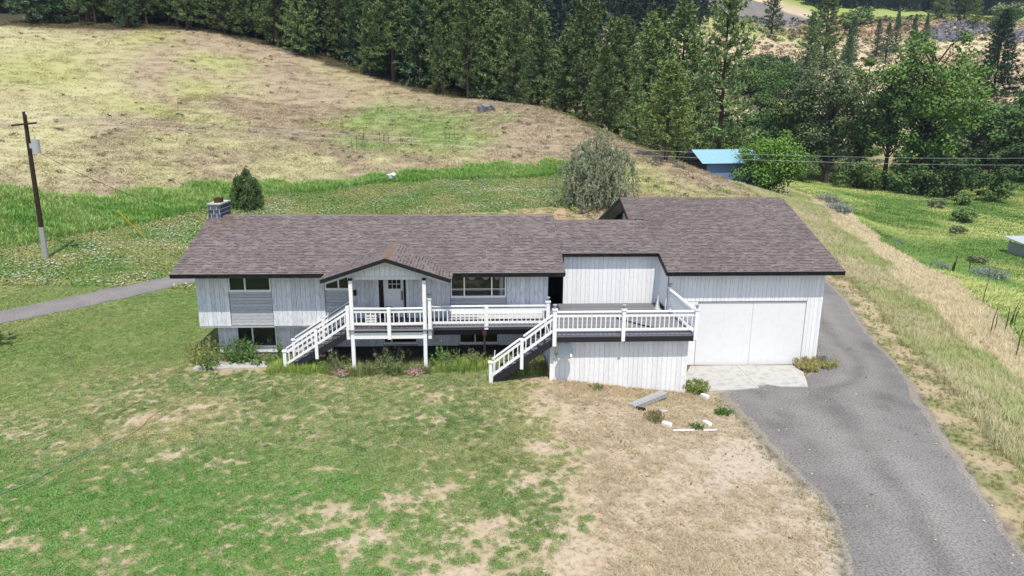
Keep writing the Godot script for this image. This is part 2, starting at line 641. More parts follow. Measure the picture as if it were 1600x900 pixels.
func make_materials() -> void:
	var streak := noise_tex(3, 0.02, [0.0, gray(0.74), 0.2, gray(0.91), 0.34, gray(0.985), 1.0, gray(1.0)])
	var worn := noise_tex(4, 0.022, [0.0, gray(0.6), 0.28, gray(0.82), 0.46, gray(0.95), 1.0, gray(1.0)])
	var grain := noise_tex(5, 0.03, [], 512, 4, 3.0)
	M.white = []
	for i in 4:
		var m := mat(lin(0.79, 0.795, 0.8) * [1.0, 0.99, 0.98, 0.965][i], 0.7, streak, Vector3(3.0, 0.22, 3.0), grain, 0.25)
		m.uv1_offset = Vector3(0.31, 0.17, 0.53) * i
		M.white.append(m)
	M.worn = []
	for i in 4:
		var m := mat(lin(0.74, 0.76, 0.8) * [1.0, 0.975, 0.95, 0.925][i], 0.8, worn, Vector3(3.0, 0.2, 3.0), grain, 0.3)
		m.uv1_offset = Vector3(0.27, 0.37, 0.11) * i
		M.worn.append(m)
	M.worn_flat = []
	for i in 3:
		var m := mat(lin(0.5, 0.515, 0.55) * [1.0, 0.95, 0.9][i], 0.8, worn, Vector3(0.25, 4.0, 3.0), grain, 0.3)
		m.uv1_offset = Vector3(0.17, 0.31, 0.11) * i
		M.worn_flat.append(m)
	M.trim = mat(lin(0.82, 0.82, 0.82), 0.5, noise_tex(6, 0.03, [0.0, gray(0.8), 0.4, gray(0.97), 1.0, gray(1.0)]), Vector3(0.8, 0.8, 0.8))
	M.door = mat(lin(0.7, 0.705, 0.715), 0.6, noise_tex(19, 0.008, [0.0, gray(0.975), 0.5, gray(0.995), 1.0, gray(1.0)]), Vector3(0.5, 0.5, 0.5))
	M.core = mat(lin(0.035, 0.034, 0.034), 0.9)  # wall core; its dark tone stands in for the unlit rooms behind panes
	M.black = mat(lin(0.012, 0.012, 0.014), 0.55)
	M.dark_stain = mat(lin(0.03, 0.03, 0.038), 0.7, noise_tex(7, 0.05, [0.0, gray(0.6), 1.0, gray(1.0)]), Vector3(1, 1, 1))
	M.deck = []
	for i in 3:
		var m := mat(lin(0.175, 0.175, 0.19) * [1.0, 0.9, 1.1][i], 0.75, worn, Vector3(0.4, 3.0, 3.0))
		m.uv1_offset = Vector3(0.23, 0.41, 0.29) * i
		M.deck.append(m)
	M.foundation = mat(lin(0.06, 0.058, 0.055), 0.9)
	M.concrete = mat(lin(0.42, 0.41, 0.385), 0.85, noise_tex(8, 0.012, [0.0, gray(0.84), 0.3, gray(0.93), 0.5, gray(0.985), 1.0, gray(1.0)]), Vector3(0.35, 0.35, 0.35), grain, 0.4)
	M.block = []
	for i in 3:
		M.block.append(mat(lin(0.1, 0.12, 0.165) * [1.0, 0.85, 1.15][i], 0.9, noise_tex(9, 0.06, [0.0, gray(0.6), 1.0, gray(1.0)], 256), Vector3(2, 2, 2)))
	M.mortar = mat(lin(0.5, 0.51, 0.52), 0.9)
	M.clay = mat(lin(0.13, 0.06, 0.04), 0.85, noise_tex(10, 0.05, [0.0, gray(0.4), 1.0, gray(1.0)], 256), Vector3(3, 3, 3))
	M.glass = StandardMaterial3D.new()
	M.glass.albedo_color = Color(0.05, 0.06, 0.06, 0.2)
	M.glass.roughness = 0.03
	M.glass.transparency = BaseMaterial3D.TRANSPARENCY_ALPHA
	M.curtain = mat(lin(0.6, 0.6, 0.58), 0.9)
	M.shingle = leaf_mat(0.0, 0.9)
	var grit := noise_tex(12, 0.12, [0.0, gray(0.72), 0.5, gray(0.95), 1.0, gray(1.0)], 256)
	M.shingle.albedo_texture = grit
	M.shingle.uv1_triplanar = true
	M.shingle.uv1_world_triplanar = true
	M.shingle.uv1_scale = Vector3(3, 3, 3)
	M.roof_slab = mat(lin(0.06, 0.05, 0.048), 0.9)
	M.soffit = mat(lin(0.35, 0.36, 0.38), 0.8)
	var dirt := noise_tex(13, 0.012, [0.0, gray(0.8), 0.35, gray(0.92), 0.6, gray(0.98), 1.0, gray(1.0)], 1024, 7)
	var dirt_n := noise_tex(14, 0.035, [], 1024, 6, 6.0)
	M.ground = leaf_mat(0.0, 0.95)
	M.ground.albedo_texture = dirt
	M.ground.uv1_triplanar = true
	M.ground.uv1_world_triplanar = true
	M.ground.uv1_scale = Vector3(0.3, 0.3, 0.3)
	M.ground.normal_enabled = true
	M.ground.normal_texture = dirt_n
	M.ground.normal_scale = 0.2
	M.asphalt = leaf_mat(0.0, 0.9)
	M.asphalt.albedo_texture = noise_tex(15, 0.03, [0.0, gray(0.66), 0.36, gray(0.86), 0.5, gray(0.94), 0.64, gray(1.0), 1.0, gray(1.0)], 1024, 7)
	M.asphalt.uv1_triplanar = true
	M.asphalt.uv1_world_triplanar = true
	M.asphalt.uv1_scale = Vector3(0.33, 0.33, 0.33)
	M.asphalt.normal_enabled = true
	M.asphalt.normal_texture = noise_tex(16, 0.12, [], 1024, 4, 5.0)
	M.asphalt.normal_scale = 0.1
	M.bark = mat(lin(0.09, 0.062, 0.045), 0.95, noise_tex(17, 0.04, [0.0, gray(0.4), 0.5, gray(0.8), 1.0, gray(1.0)], 256), Vector3(2.0, 0.4, 2.0))
	M.pale_bark = mat(lin(0.16, 0.14, 0.12), 0.95, noise_tex(17, 0.04, [0.0, gray(0.4), 0.5, gray(0.8), 1.0, gray(1.0)], 256), Vector3(2.0, 0.4, 2.0))
	M.needle = leaf_mat(0.25)
	M.leaf = leaf_mat(0.5)
	M.grass = leaf_mat(0.5)
	M.metal = mat(lin(0.35, 0.37, 0.39), 0.45)
	M.pole = mat(lin(0.05, 0.032, 0.022), 0.9, noise_tex(18, 0.03, [0.0, gray(0.5), 0.5, gray(0.85), 1.0, gray(1.0)], 256), Vector3(4, 0.3, 4))
	M.gray_wood = mat(lin(0.46, 0.46, 0.45), 0.9, noise_tex(18, 0.03, [0.0, gray(0.5), 0.5, gray(0.85), 1.0, gray(1.0)], 256), Vector3(1.2, 3, 3))
	M.rock = leaf_mat(0.0, 0.95)
	M.rock.albedo_texture = grit
	M.rock.uv1_triplanar = true
	M.rock.uv1_scale = Vector3(0.7, 0.7, 0.7)


# ---------------------------------------------------------------- ground
func build_ground() -> void:
	var w := gx.size()
	var h := gz.size()
	var v := PackedVector3Array()
	var c := PackedColorArray()
	v.resize(w * h)
	c.resize(w * h)
	for j in h:
		for i in w:
			v[j * w + i] = Vector3(gx[i], gh[j * w + i], gz[j])
			c[j * w + i] = ground_color(gx[i], gz[j])
	var nrm := PackedVector3Array()
	nrm.resize(w * h)
	for j in h:
		for i in w:
			var i0 := maxi(i - 1, 0)
			var i1 := mini(i + 1, w - 1)
			var j0 := maxi(j - 1, 0)
			var j1 := mini(j + 1, h - 1)
			var sx := (gh[j * w + i1] - gh[j * w + i0]) / (gx[i1] - gx[i0])
			var sz := (gh[j1 * w + i] - gh[j0 * w + i]) / (gz[j1] - gz[j0])
			nrm[j * w + i] = Vector3(-sx, 1.0, -sz).normalized()
	var ix := PackedInt32Array()
	for j in h - 1:
		for i in w - 1:
			var a := j * w + i
			ix.append_array([a, a + 1, a + w, a + 1, a + w + 1, a + w])
	var arr := []
	arr.resize(Mesh.ARRAY_MAX)
	arr[Mesh.ARRAY_VERTEX] = v
	arr[Mesh.ARRAY_NORMAL] = nrm
	arr[Mesh.ARRAY_COLOR] = c
	arr[Mesh.ARRAY_INDEX] = ix
	var m := ArrayMesh.new()
	m.add_surface_from_arrays(Mesh.PRIMITIVE_TRIANGLES, arr)
	tag(kind(put("ground", m, M.ground), "structure"), "rolling grassy ground of lawn, dry hillside and green meadow", "ground")

	# driveway: a sheet of old asphalt and gravel a little above the ground, with a ragged edge
	var s := Soup.new()
	var z := -33.0
	while z < 21.5:
		var z1 := z + 0.22
		var n := 34
		for i in n:
			var p := []
			for e in [[i, z], [i + 1, z], [i + 1, z1], [i, z1]]:
				var zz: float = e[1]
				var l := drive_left(zz) + nz_c.get_noise_2d(1.0, zz) * 0.16 + nz_c.get_noise_2d(4.0, zz * 4.0) * 0.07
				var r := drive_right(zz) + nz_c.get_noise_2d(7.0, zz) * 0.2 + nz_c.get_noise_2d(9.0, zz * 4.0) * 0.08
				var x := lerpf(l, r, float(e[0]) / n)
				p.append(Vector3(x, gy(x, zz) + (-0.03 if e[0] == 0 or e[0] == n else 0.035), zz))
			var mid: Vector3 = (p[0] + p[2]) * 0.5
			var t := (i + 0.5) / n
			var tone := 0.19 + 0.035 * nz_b.get_noise_2d(mid.x * 0.8, mid.z * 0.5) + 0.025 * nz_c.get_noise_2d(mid.x, mid.z)
			tone += 0.03 * exp(-pow((t - 0.66) / 0.1, 2.0)) + 0.025 * exp(-pow((t - 0.38) / 0.09, 2.0)) - 0.025 * exp(-pow((t - 0.52) / 0.06, 2.0)) - 0.05 * clampf(nz_a.get_noise_2d(mid.x * 7.0 + 200.0, mid.z * 5.0) * 2.0 - 0.7, 0.0, 1.0)
			var col := Color(tone * 1.045, tone * 0.985, tone * 0.93)
			if t < 0.05 or t > 0.95:
				col = col.lerp(Color(0.33, 0.28, 0.21), 0.5)
			s.quad(p[0], p[1], p[2], p[3], col)
		z = z1
	tag(kind(put("driveway", s.mesh(), M.asphalt), "structure"), "grey asphalt driveway running past the garage", "driveway")

	# gravel track behind the left end of the house
	s = Soup.new()
	var pts := []
	for i in range(0, ROAD.size(), 2):
		pts.append(Vector2(ROAD[i], ROAD[i + 1]))
	var curve := Curve2D.new()
	for i in pts.size():
		var d: Vector2 = (pts[mini(i + 1, pts.size() - 1)] - pts[maxi(i - 1, 0)]) * 0.17
		curve.add_point(pts[i], -d, d)
	var line := curve.tessellate_even_length(5, 0.4)
	for i in line.size() - 1:
		var da := (line[mini(i + 1, line.size() - 1)] - line[maxi(i - 1, 0)]).normalized().orthogonal()
		var db := (line[mini(i + 2, line.size() - 1)] - line[i]).normalized().orthogonal()
		for k in 8:
			var p := []
			for e in [[line[i], da, k], [line[i + 1], db, k], [line[i + 1], db, k + 1], [line[i], da, k + 1]]:
				var wob := 1.15 + 0.25 * nz_c.get_noise_2d(e[0].x, e[0].y)
				var q: Vector2 = e[0] + e[1] * lerpf(-wob, wob, e[2] / 8.0)
				p.append(Vector3(q.x, gy(q.x, q.y) + 0.03, q.y))
			var tone := 0.22 + 0.03 * nz_c.get_noise_2d(p[0].x, p[0].z) - 0.02 * absf(k - 3.5) / 3.5
			s.quad(p[0], p[3], p[2], p[1], Color(tone * 1.04, tone * 0.97, tone * 0.93))
	tag(kind(put("track", s.mesh(), M.asphalt), "structure"), "narrow grey gravel track beyond the left end of the house", "track")

	# concrete apron before the garage door: two slabs with a broken outer edge
	var apron := thing("concrete_apron", "pale cracked concrete apron in front of the garage door", "apron")
	kind(apron, "structure")
	for poly in [[[8.06, 2.72], [8.06, -0.42], [11.42, -0.42], [11.42, 2.3], [10.6, 2.44], [9.4, 2.6]], [[11.435, 2.05], [11.435, -0.42], [14.05, -0.35], [14.14, 0.6], [13.85, 1.5], [13.55, 2.28], [12.4, 2.2], [11.9, 1.95]]]:
		var so := Soup.new()
		var flat := PackedVector2Array()
		for p in poly:
			flat.append(Vector2(p[0], p[1]))
		var t := Geometry2D.triangulate_polygon(flat)
		for i in range(0, t.size(), 3):
			so.tri(Vector3(flat[t[i]].x, 0.075, flat[t[i]].y), Vector3(flat[t[i + 1]].x, 0.075, flat[t[i + 1]].y), Vector3(flat[t[i + 2]].x, 0.075, flat[t[i + 2]].y), Color.WHITE)
		for i in flat.size():
			var a := flat[i]
			var b := flat[(i + 1) % flat.size()]
			so.quad(Vector3(a.x, 0.075, a.y), Vector3(b.x, 0.075, b.y), Vector3(b.x, -0.2, b.y), Vector3(a.x, -0.2, a.y), Color.WHITE)
		put("slab", so.mesh(), M.concrete, apron)
	var pad := Soup.new()
	pad.box(Transform3D(Basis(Vector3.UP, 0.04), Vector3(-11.25, 0.5, 0.15)), Vector3(3.1, 0.16, 0.75), Color.WHITE)
	tag(kind(put("concrete_pad", pad.mesh(), M.concrete), "structure"), "small concrete pad in the grass at the left front corner of the house", "pad")


# ---------------------------------------------------------------- house
const TONES := [Color(0.19, 0.153, 0.146), Color(0.172, 0.138, 0.133), Color(0.212, 0.172, 0.163), Color(0.158, 0.127, 0.123), Color(0.185, 0.145, 0.132)]
var shingle_parts := 0


# lays courses of shingles on a slope; keep says where on the slope there is roof
func shingles(parent: Node3D, o: Vector3, u: Vector3, v: Vector3, lu: float, lv: float, keep: Callable, parts: int, small := false) -> void:
	var rest := Soup.new()
	var nrm := u.cross(v).normalized()
	if nrm.y < 0.0:
		nrm = -nrm
	var base := origin_of(parent)
	var expo := 0.142
	var rows := int(lv / expo)
	for r in rows:
		var x := -rng.randf() * 0.2
		while x < lu:
			var w: float = (0.2 if small else [0.17, 0.24, 0.32, 0.42, 0.28][rng.randi() % 5])
			var x0 := maxf(x, 0.0)
			var x1 := minf(x + w, lu)
			x += w
			if x1 - x0 < 0.03:
				continue
			var mid := o + u * (x0 + x1) * 0.5 + v * (r + 0.5) * expo
			if not keep.call(mid):
				continue
			var col: Color = TONES[rng.randi() % 5]
			col = vary(col, 0.05)
			var n := nz_b.get_noise_2d(mid.x * 1.5, mid.z * 1.5)
			col = Color(col.r * 1.0, col.g * 1.03, col.b * 1.05) * (1.0 + 0.1 * n + 0.1 * nz_a.get_noise_2d(mid.x * 3.0, mid.z * 1.5))
			# rust and lichen below the chimney and on the porch ridge
			var stain := exp(-pow((mid.x + 12.6 + 0.25 * (mid.z + 4.5)) / 0.5, 2.0)) * clampf(1.0 - (mid.z + 5.0) / 2.2, 0.0, 1.0)
			col = col.lerp(Color(0.17, 0.095, 0.05), stain * 0.75 * rng.randf())
			var th := rng.randf_range(0.009, 0.02)
			var tilt := Basis(u, -0.07)
			var bs := tilt * Basis(u, nrm, v)
			var t := Transform3D(bs, mid + nrm * (0.014 + th * 0.3))
			var size := Vector3(x1 - x0 - 0.006, th, expo + 0.03)
			if r * lu < 1e9 and parts > 0:
				parts -= 1
				var one := Soup.new()
				one.box(Transform3D(bs, Vector3.ZERO), size, col)
				put("shingle", one.mesh(), M.shingle, parent, Transform3D(Basis.IDENTITY, t.origin - base))
			else:
				t.origin -= base
				rest.box(t, size, col)
			# butt shadow painted as dark dashes below, after the printed bands of laminated shingles
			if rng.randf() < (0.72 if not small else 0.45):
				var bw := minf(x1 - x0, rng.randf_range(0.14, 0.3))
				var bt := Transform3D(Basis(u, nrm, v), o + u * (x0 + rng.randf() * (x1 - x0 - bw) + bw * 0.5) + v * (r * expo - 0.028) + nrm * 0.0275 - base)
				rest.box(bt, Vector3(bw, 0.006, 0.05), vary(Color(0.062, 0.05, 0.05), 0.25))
	kind(put("shingle_courses", rest.mesh(), M.shingle, parent), "stuff")


func ridge_caps(parent: Node3D, a: Vector3, b: Vector3, col: Color) -> void:
	var s := Soup.new()
	var n := int(a.distance_to(b) / 0.2)
	var d := (b - a).normalized()
	var side := d.cross(Vector3.UP)
	for i in n:
		var p := a + d * (i + 0.5) * 0.2 + Vector3.UP * 0.02 - origin_of(parent)
		for k in [-1.0, 1.0]:
			var out: Vector3 = (side * k - Vector3.UP * SLOPE).normalized()
			var t := Transform3D(Basis(d, out.cross(d), out), p + out * 0.075)
			t.basis = Basis(out, 0.03 * k) * t.basis
			s.box(t, Vector3(0.22, 0.014, 0.16), vary(col, 0.15))
	put("ridge_cap", s.mesh(), M.shingle, parent)


# upright boards on a wall that faces the camera
func planks(wall: Node3D, x0: float, x1: float, y0: float, y1: float, zf: float, width: float, mats: Array, thick := 0.1) -> void:
	var n := maxi(1, int(round((x1 - x0) / width)))
	var w := (x1 - x0) / n
	for i in n:
		bx("plank", Vector3(x0 + i * w + 0.004, y0, zf - thick), Vector3(x0 + (i + 1) * w - 0.004, y1, zf + rng.randf_range(-0.003, 0.003)), mats[rng.randi() % mats.size()], wall)


func slats(wall: Node3D, x0: float, x1: float, y0: float, y1: float, zf: float, height: float, mats: Array, thick := 0.1) -> void:
	var n := maxi(1, int(round((y1 - y0) / height)))
	var h := (y1 - y0) / n
	for i in n:
		bx("slat", Vector3(x0, y0 + i * h + 0.006, zf - thick), Vector3(x1, y0 + (i + 1) * h - 0.004, zf + rng.randf_range(-0.004, 0.004)), mats[rng.randi() % mats.size()], wall)


func planks_z(wall: Node3D, x: float, z0: float, z1: float, y0: Callable, y1: Callable, width: float, mats: Array) -> void:
	var n := maxi(1, int(round((z1 - z0) / width)))
	var w := (z1 - z0) / n
	for i in n:
		var zm := z0 + (i + 0.5) * w
		if y1.call(zm) - y0.call(zm) > 0.05:
			bx("plank", Vector3(x - 0.03, y0.call(zm), z0 + i * w + 0.006), Vector3(x + 0.04, y1.call(zm), z0 + (i + 1) * w - 0.006), mats[rng.randi() % mats.size()], wall)


# a window: its frame is the part; panes, mullions and rails are its pieces
func window(house: Node3D, x0: float, x1: float, y0: float, y1: float, zf: float, mullions: Array, rails: Array, material: Material) -> MeshInstance3D:
	var s := Soup.new()
	var mid := Vector3((x0 + x1) * 0.5, (y0 + y1) * 0.5, zf)
	var f := 0.055
	for b in [[x0, y0 - 0.03, x1, y0 + f], [x0, y1 - f, x1, y1], [x0, y0 + f, x0 + f, y1 - f], [x1 - f, y0 + f, x1, y1 - f]]:
		s.box(Transform3D(Basis.IDENTITY, Vector3((b[0] + b[2]) * 0.5, (b[1] + b[3]) * 0.5, zf - 0.03) - mid), Vector3(b[2] - b[0], b[3] - b[1], 0.09), Color.WHITE)
	var o := put("window", s.mesh(), material, house, Transform3D(Basis.IDENTITY, mid - origin_of(house)))
	var xs := [x0 + f]
	for m in mullions:
		bx("mullion", Vector3(m - 0.03, y0 + f, zf - 0.06), Vector3(m + 0.03, y1 - f, zf + 0.008), material, o)
		xs.append(m - 0.03)
		xs.append(m + 0.03)
	xs.append(x1 - f)
	var ys := [y0 + f]
	for r in rails:
		ys.append(r - 0.014)
		ys.append(r + 0.014)
	ys.append(y1 - f)
	for i in range(0, xs.size(), 2):
		for j in range(0, ys.size(), 2):
			bx("pane", Vector3(xs[i], ys[j], zf - 0.044), Vector3(xs[i + 1], ys[j + 1], zf - 0.04), M.glass, o)
			if j > 0:
				bx("rail", Vector3(xs[i], ys[j - 1], zf - 0.05), Vector3(xs[i + 1], ys[j], zf - 0.015), material, o)
	return o


func roof_y(z: float) -> float:
	return 4.6 - SLOPE * z


func build_house() -> void:
	var h := thing("house", "long white wooden house with brown shingle roof and attached garage", "house")
	var up := Vector3(0, SLOPE, -1).normalized()

	# --- main block: walls
	var wall := bx("front_wall", Vector3(-12.83, 2.1, -1.2), Vector3(2.61, 4.7, -0.905), M.core, h)
	var z := -0.8
	planks(wall, -12.85, -11.47, 2.06, 4.62, z, 0.2, M.worn)
	planks(wall, -9.6, -7.3, 2.06, 4.62, z + 0.012, 0.21, M.worn)
	slats(wall, -11.45, -9.62, 2.08, 3.64, z - 0.03, 0.145, M.worn_flat, 0.06)
	slats(wall, -7.28, -6.12, 2.08, 3.7, z - 0.03, 0.145, M.worn_flat, 0.06)
	planks(wall, -6.1, -4.98, 2.06, 4.66, z, 0.2, M.worn)
	planks(wall, -3.6, -1.76, 2.06, 4.66, z, 0.2, M.worn)
	slats(wall, -1.74, 0.74, 2.08, 3.3, z - 0.03, 0.145, M.worn_flat, 0.06)
	planks(wall, 0.76, 2.63, 2.06, 4.62, z, 0.2, M.worn)
	var wa := window(h, -11.45, -9.62, 3.66, 4.6, z, [-10.74], [], M.trim)
	var wb := window(h, -7.28, -6.12, 3.72, 4.6, z, [-6.68], [], M.trim)
	var wc := window(h, -1.74, 0.74, 3.33, 4.6, z, [-1.13, 0.1], [3.69], M.trim)
	# swagged white curtains behind the wide window
	for k in [[-1.08, -0.52], [-0.42, 0.08], [0.14, 0.5]]:
		var cs := Soup.new()
		for i in 12:
			var t0 := i / 12.0
			var t1 := (i + 1) / 12.0
			var d0 := 0.12 + 0.34 * pow(sin(PI * t0), 0.7)
			var d1 := 0.12 + 0.34 * pow(sin(PI * t1), 0.7)
			var xa := lerpf(k[0], k[1], t0)
			var xb := lerpf(k[0], k[1], t1)
			cs.quad(Vector3(xa, 4.55, -0.86), Vector3(xb, 4.55, -0.86), Vector3(xb, 4.55 - d1, -0.87 + 0.015 * (i % 2)), Vector3(xa, 4.55 - d0, -0.87 + 0.015 * ((i + 1) % 2)), Color.WHITE)
		var cu := put("curtain", cs.mesh(), M.curtain, wc)
		cu.position = -origin_of(wc)
	bx("curtain", Vector3(0.45, 3.4, -0.88), Vector3(0.62, 4.55, -0.865), M.curtain, wc)
	# door in a dark storm frame
	var door := bx("front_door", Vector3(-4.72, 2.4, -0.89), Vector3(-3.83, 4.5, -0.85), M.trim, h)
	for r in 3:
		for c in 3:
			bx("pane", Vector3(-4.5 + c * 0.19, 3.72 + r * 0.23, -0.85), Vector3(-4.5 + c * 0.19 + 0.165, 3.72 + r * 0.23 + 0.2, -0.845), M.black, door)
	bx("handle", Vector3(-3.93, 3.2, -0.85), Vector3(-3.88, 3.62, -0.8), M.black, door)
	bx("panel", Vector3(-4.6, 2.55, -0.85), Vector3(-4.32, 3.5, -0.838), M.trim, door)
	bx("panel", Vector3(-4.24, 2.55, -0.85), Vector3(-3.98, 3.5, -0.838), M.trim, door)
	for x in [-4.92, -3.82]:
		bx("door_frame", Vector3(x, 2.4, -0.9), Vector3(x + 0.18 if x < -4.0 else x + 0.1, 4.55, -0.79), M.black, h)
	bx("door_frame", Vector3(-4.98, 2.4, -0.9), Vector3(-4.922, 4.6, -0.785), M.trim, h)
	bx("door_frame", Vector3(-3.718, 2.4, -0.9), Vector3(-3.6, 4.6, -0.785), M.trim, h)
	var lan := bx("wall_lantern", Vector3(-6.02, 3.45, -0.8), Vector3(-5.9, 3.7, -0.66), M.black, h)
	# lower storey, set back under the overhang
	var low := bx("lower_wall", Vector3(-12.28, -0.4, -9.6), Vector3(2.6, 2.05, -1.505), M.core, h)
	z = -1.4
	planks(low, -12.3, -11.5, 0.62, 2.05, z, 0.2, M.worn)
	planks(low, -9.68, -7.2, 0.62, 2.05, z, 0.2, M.worn)
	planks(low, -11.48, -9.7, 0.62, 0.84, z, 0.22, M.white)
	planks(low, -7.2, -4.9, 0.85, 2.05, z, 0.2, M.worn)
	planks(low, -3.3, -1.42, 0.85, 2.05, z, 0.2, M.worn)
	planks(low, 0.45, 2.6, 0.85, 2.05, z, 0.2, M.worn)
	slats(low, -4.88, -3.32, 0.85, 0.97, z - 0.02, 0.12, M.worn_flat)
	slats(low, -1.4, 0.43, 0.85, 0.93, z - 0.02, 0.1, M.worn_flat)
	bx("foundation", Vector3(-12.3, -0.4, -1.5), Vector3(2.6, 0.615, -1.42), M.foundation, h)
	window(h, -11.48, -9.7, 0.88, 1.86, z, [-10.78], [], M.trim)
	window(h, -4.88, -3.32, 0.98, 1.9, z, [-4.5], [], M.trim)
	window(h, -1.4, 0.43, 0.95, 1.9, z, [-0.66], [], M.trim)
	bx("floor_overhang", Vector3(-12.84, 1.98, -9.7), Vector3(2.62, 2.055, -0.82), M.soffit, h)
	# ends and back
	for x in [-12.84, 2.54]:
		put("end_wall", prism([Vector2(-0.92, 2.06), Vector2(-0.92, 4.7), Vector2(-5.31, 6.17), Vector2(-9.7, 4.7), Vector2(-9.7, 2.06)], x, x + 0.08, true), M.worn[0], h)
	bx("back_wall", Vector3(-12.84, 0.3, -9.82), Vector3(2.62, 4.7, -9.705), M.white[1], h)

	# --- main roof
	var roof := put("roof", prism([Vector2(-0.02, 4.59), Vector2(-5.31, 6.365), Vector2(-10.62, 4.59), Vector2(-10.62, 4.42), Vector2(-5.31, 6.19), Vector2(-0.02, 4.42)], -13.52, 3.27, true), M.roof_slab, h)
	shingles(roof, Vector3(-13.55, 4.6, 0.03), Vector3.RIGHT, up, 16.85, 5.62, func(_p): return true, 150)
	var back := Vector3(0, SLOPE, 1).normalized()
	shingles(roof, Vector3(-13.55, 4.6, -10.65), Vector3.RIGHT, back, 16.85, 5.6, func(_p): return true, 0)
	ridge_caps(roof, Vector3(-12.8, 6.385, -5.31), Vector3(3.3, 6.385, -5.31), Color(0.19, 0.14, 0.115))
	bx("fascia", Vector3(-13.55, 4.44, -0.018), Vector3(3.29, 4.595, 0.022), M.black, h)
	for x in [-13.55, 3.275]:
		beam("rake_board", Vector3(x, 4.51, 0.0), Vector3(x, 6.285, -5.3), 0.04, 0.17, M.black, h)
		beam("rake_board", Vector3(x, 4.51, -10.6), Vector3(x, 6.285, -5.32), 0.04, 0.17, M.black, h)

	# --- porch gable: its own small roof running into the main one
	var gx0 := -7.03
	var gx1 := -1.66
	var gm := -4.345
	var gr := 5.49
	var gsl := (gr - 4.6) / (gm - gx0)
	var groof := put("porch_roof", prism([Vector2(gx0, 4.585), Vector2(gm, gr - 0.015), Vector2(gx1, 4.585), Vector2(gx1, 4.45), Vector2(gm, gr - 0.15), Vector2(gx0, 4.45)], -2.5, 1.17), M.roof_slab, h)
	var above := func(p: Vector3) -> bool: return p.y > roof_y(p.z) - 0.02 and p.z < 1.2
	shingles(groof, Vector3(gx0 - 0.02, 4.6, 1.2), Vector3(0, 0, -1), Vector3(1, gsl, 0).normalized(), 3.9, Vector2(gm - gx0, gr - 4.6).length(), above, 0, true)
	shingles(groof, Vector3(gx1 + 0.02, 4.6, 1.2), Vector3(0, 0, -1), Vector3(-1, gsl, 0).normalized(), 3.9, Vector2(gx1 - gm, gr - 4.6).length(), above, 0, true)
	ridge_caps(groof, Vector3(gm, gr + 0.01, 1.2), Vector3(gm, gr + 0.01, -2.6), Color(0.19, 0.13, 0.095))
	for k in [[gx0, 1.0], [gx1, -1.0]]:
		beam("gable_fascia", Vector3(k[0], 4.53, 1.185), Vector3(gm, gr - 0.06, 1.185), 0.03, 0.15, M.black, h)
		beam("gable_trim", Vector3(k[0] + k[1] * 0.15, 4.45, 1.02), Vector3(gm, gr - 0.195, 1.02), 0.03, 0.13, M.worn[2], h)
	var ped := put("gable_wall", prism([Vector2(-6.0, 4.66), Vector2(-6.0, 4.74), Vector2(gm, 5.3), Vector2(-2.69, 4.74), Vector2(-2.69, 4.66)], 0.6, 0.66), M.core, h)
	for i in 15:
		var x := -5.9 + i * 0.21
		var top := gr - 0.17 - absf(x + 0.1 - gm) * gsl
		bx("plank", Vector3(x + 0.005, 4.66, 0.66), Vector3(x + 0.205, maxf(top - 0.03, 4.72), 0.7), M.white[1 + i % 3], ped)
	bx("porch_beam", Vector3(-6.0, 4.5, 0.58), Vector3(-2.69, 4.657, 0.72), M.worn[1], h)

	# --- chimney of grey blocks
	var ch := bx("chimney", Vector3(-13.47, 5.4, -6.28), Vector3(-12.93, 6.94, -4.86), M.mortar, h)
	for r in 7:
		var y := 5.5 + r * 0.206
		for c in 3:
			var xa := -13.49 + (c * 0.27 if r % 2 else c * 0.27 - 0.135)
			var xb := minf(xa + 0.235, -12.91)
			xa = maxf(xa, -13.49)
			if xb - xa > 0.03:
				bx("block", Vector3(xa, y, -4.9), Vector3(xb, y + 0.17, -4.84), M.block[rng.randi() % 3], ch)
		for c in 5:
			var za := -6.3 + (c * 0.4 if r % 2 else c * 0.4 - 0.2)
			var zb := minf(za + 0.365, -4.905)
			za = maxf(za, -6.3)
			if zb - za > 0.03:
				bx("block", Vector3(-12.97, y, za), Vector3(-12.91, y + 0.17, zb), M.block[rng.randi() % 3], ch)
	bx("chimney_cap", Vector3(-13.52, 6.945, -6.33), Vector3(-12.88, 7.0, -4.81), M.concrete, ch)
	var fl := Soup.new()
	for q in [[-13.29, -5.62, -12.99, -5.56], [-13.29, -5.2, -12.99, -5.14], [-13.29, -5.56, -13.23, -5.2], [-13.05, -5.56, -12.99, -5.2]]:
		fl.box(Transform3D(Basis.IDENTITY, Vector3((q[0] + q[2]) * 0.5, 7.11, (q[1] + q[3]) * 0.5) - Vector3(-13.14, 7.11, -5.38)), Vector3(q[2] - q[0], 0.22, q[3] - q[1]), Color.WHITE)
	put("flue", fl.mesh(), M.clay, ch, Transform3D(Basis.IDENTITY, Vector3(-13.14, 7.11, -5.38) - origin_of(ch)))

	# --- link between house and garage
	var lw := bx("link_wall", Vector3(3.46, 0.0, -8.0), Vector3(7.95, 5.15, -1.975), M.core, h)
	planks(lw, 3.45, 7.97, 2.68, 5.16, -1.87, 0.205, M.white)
	bx("passage_wall", Vector3(2.62, 0.0, -4.6), Vector3(3.45, 5.2, -4.5), M.core, h)
	bx("passage_floor", Vector3(2.62, 2.3, -4.5), Vector3(3.45, 2.4, -0.8), M.dark_stain, h)
	var lroof := put("link_roof", prism([Vector2(-1.61, 5.125), Vector2(-4.75, 6.18), Vector2(-8.0, 5.09), Vector2(-8.0, 4.95), Vector2(-4.75, 6.02), Vector2(-1.61, 4.98)], 3.3, 7.8, true), M.roof_slab, h)
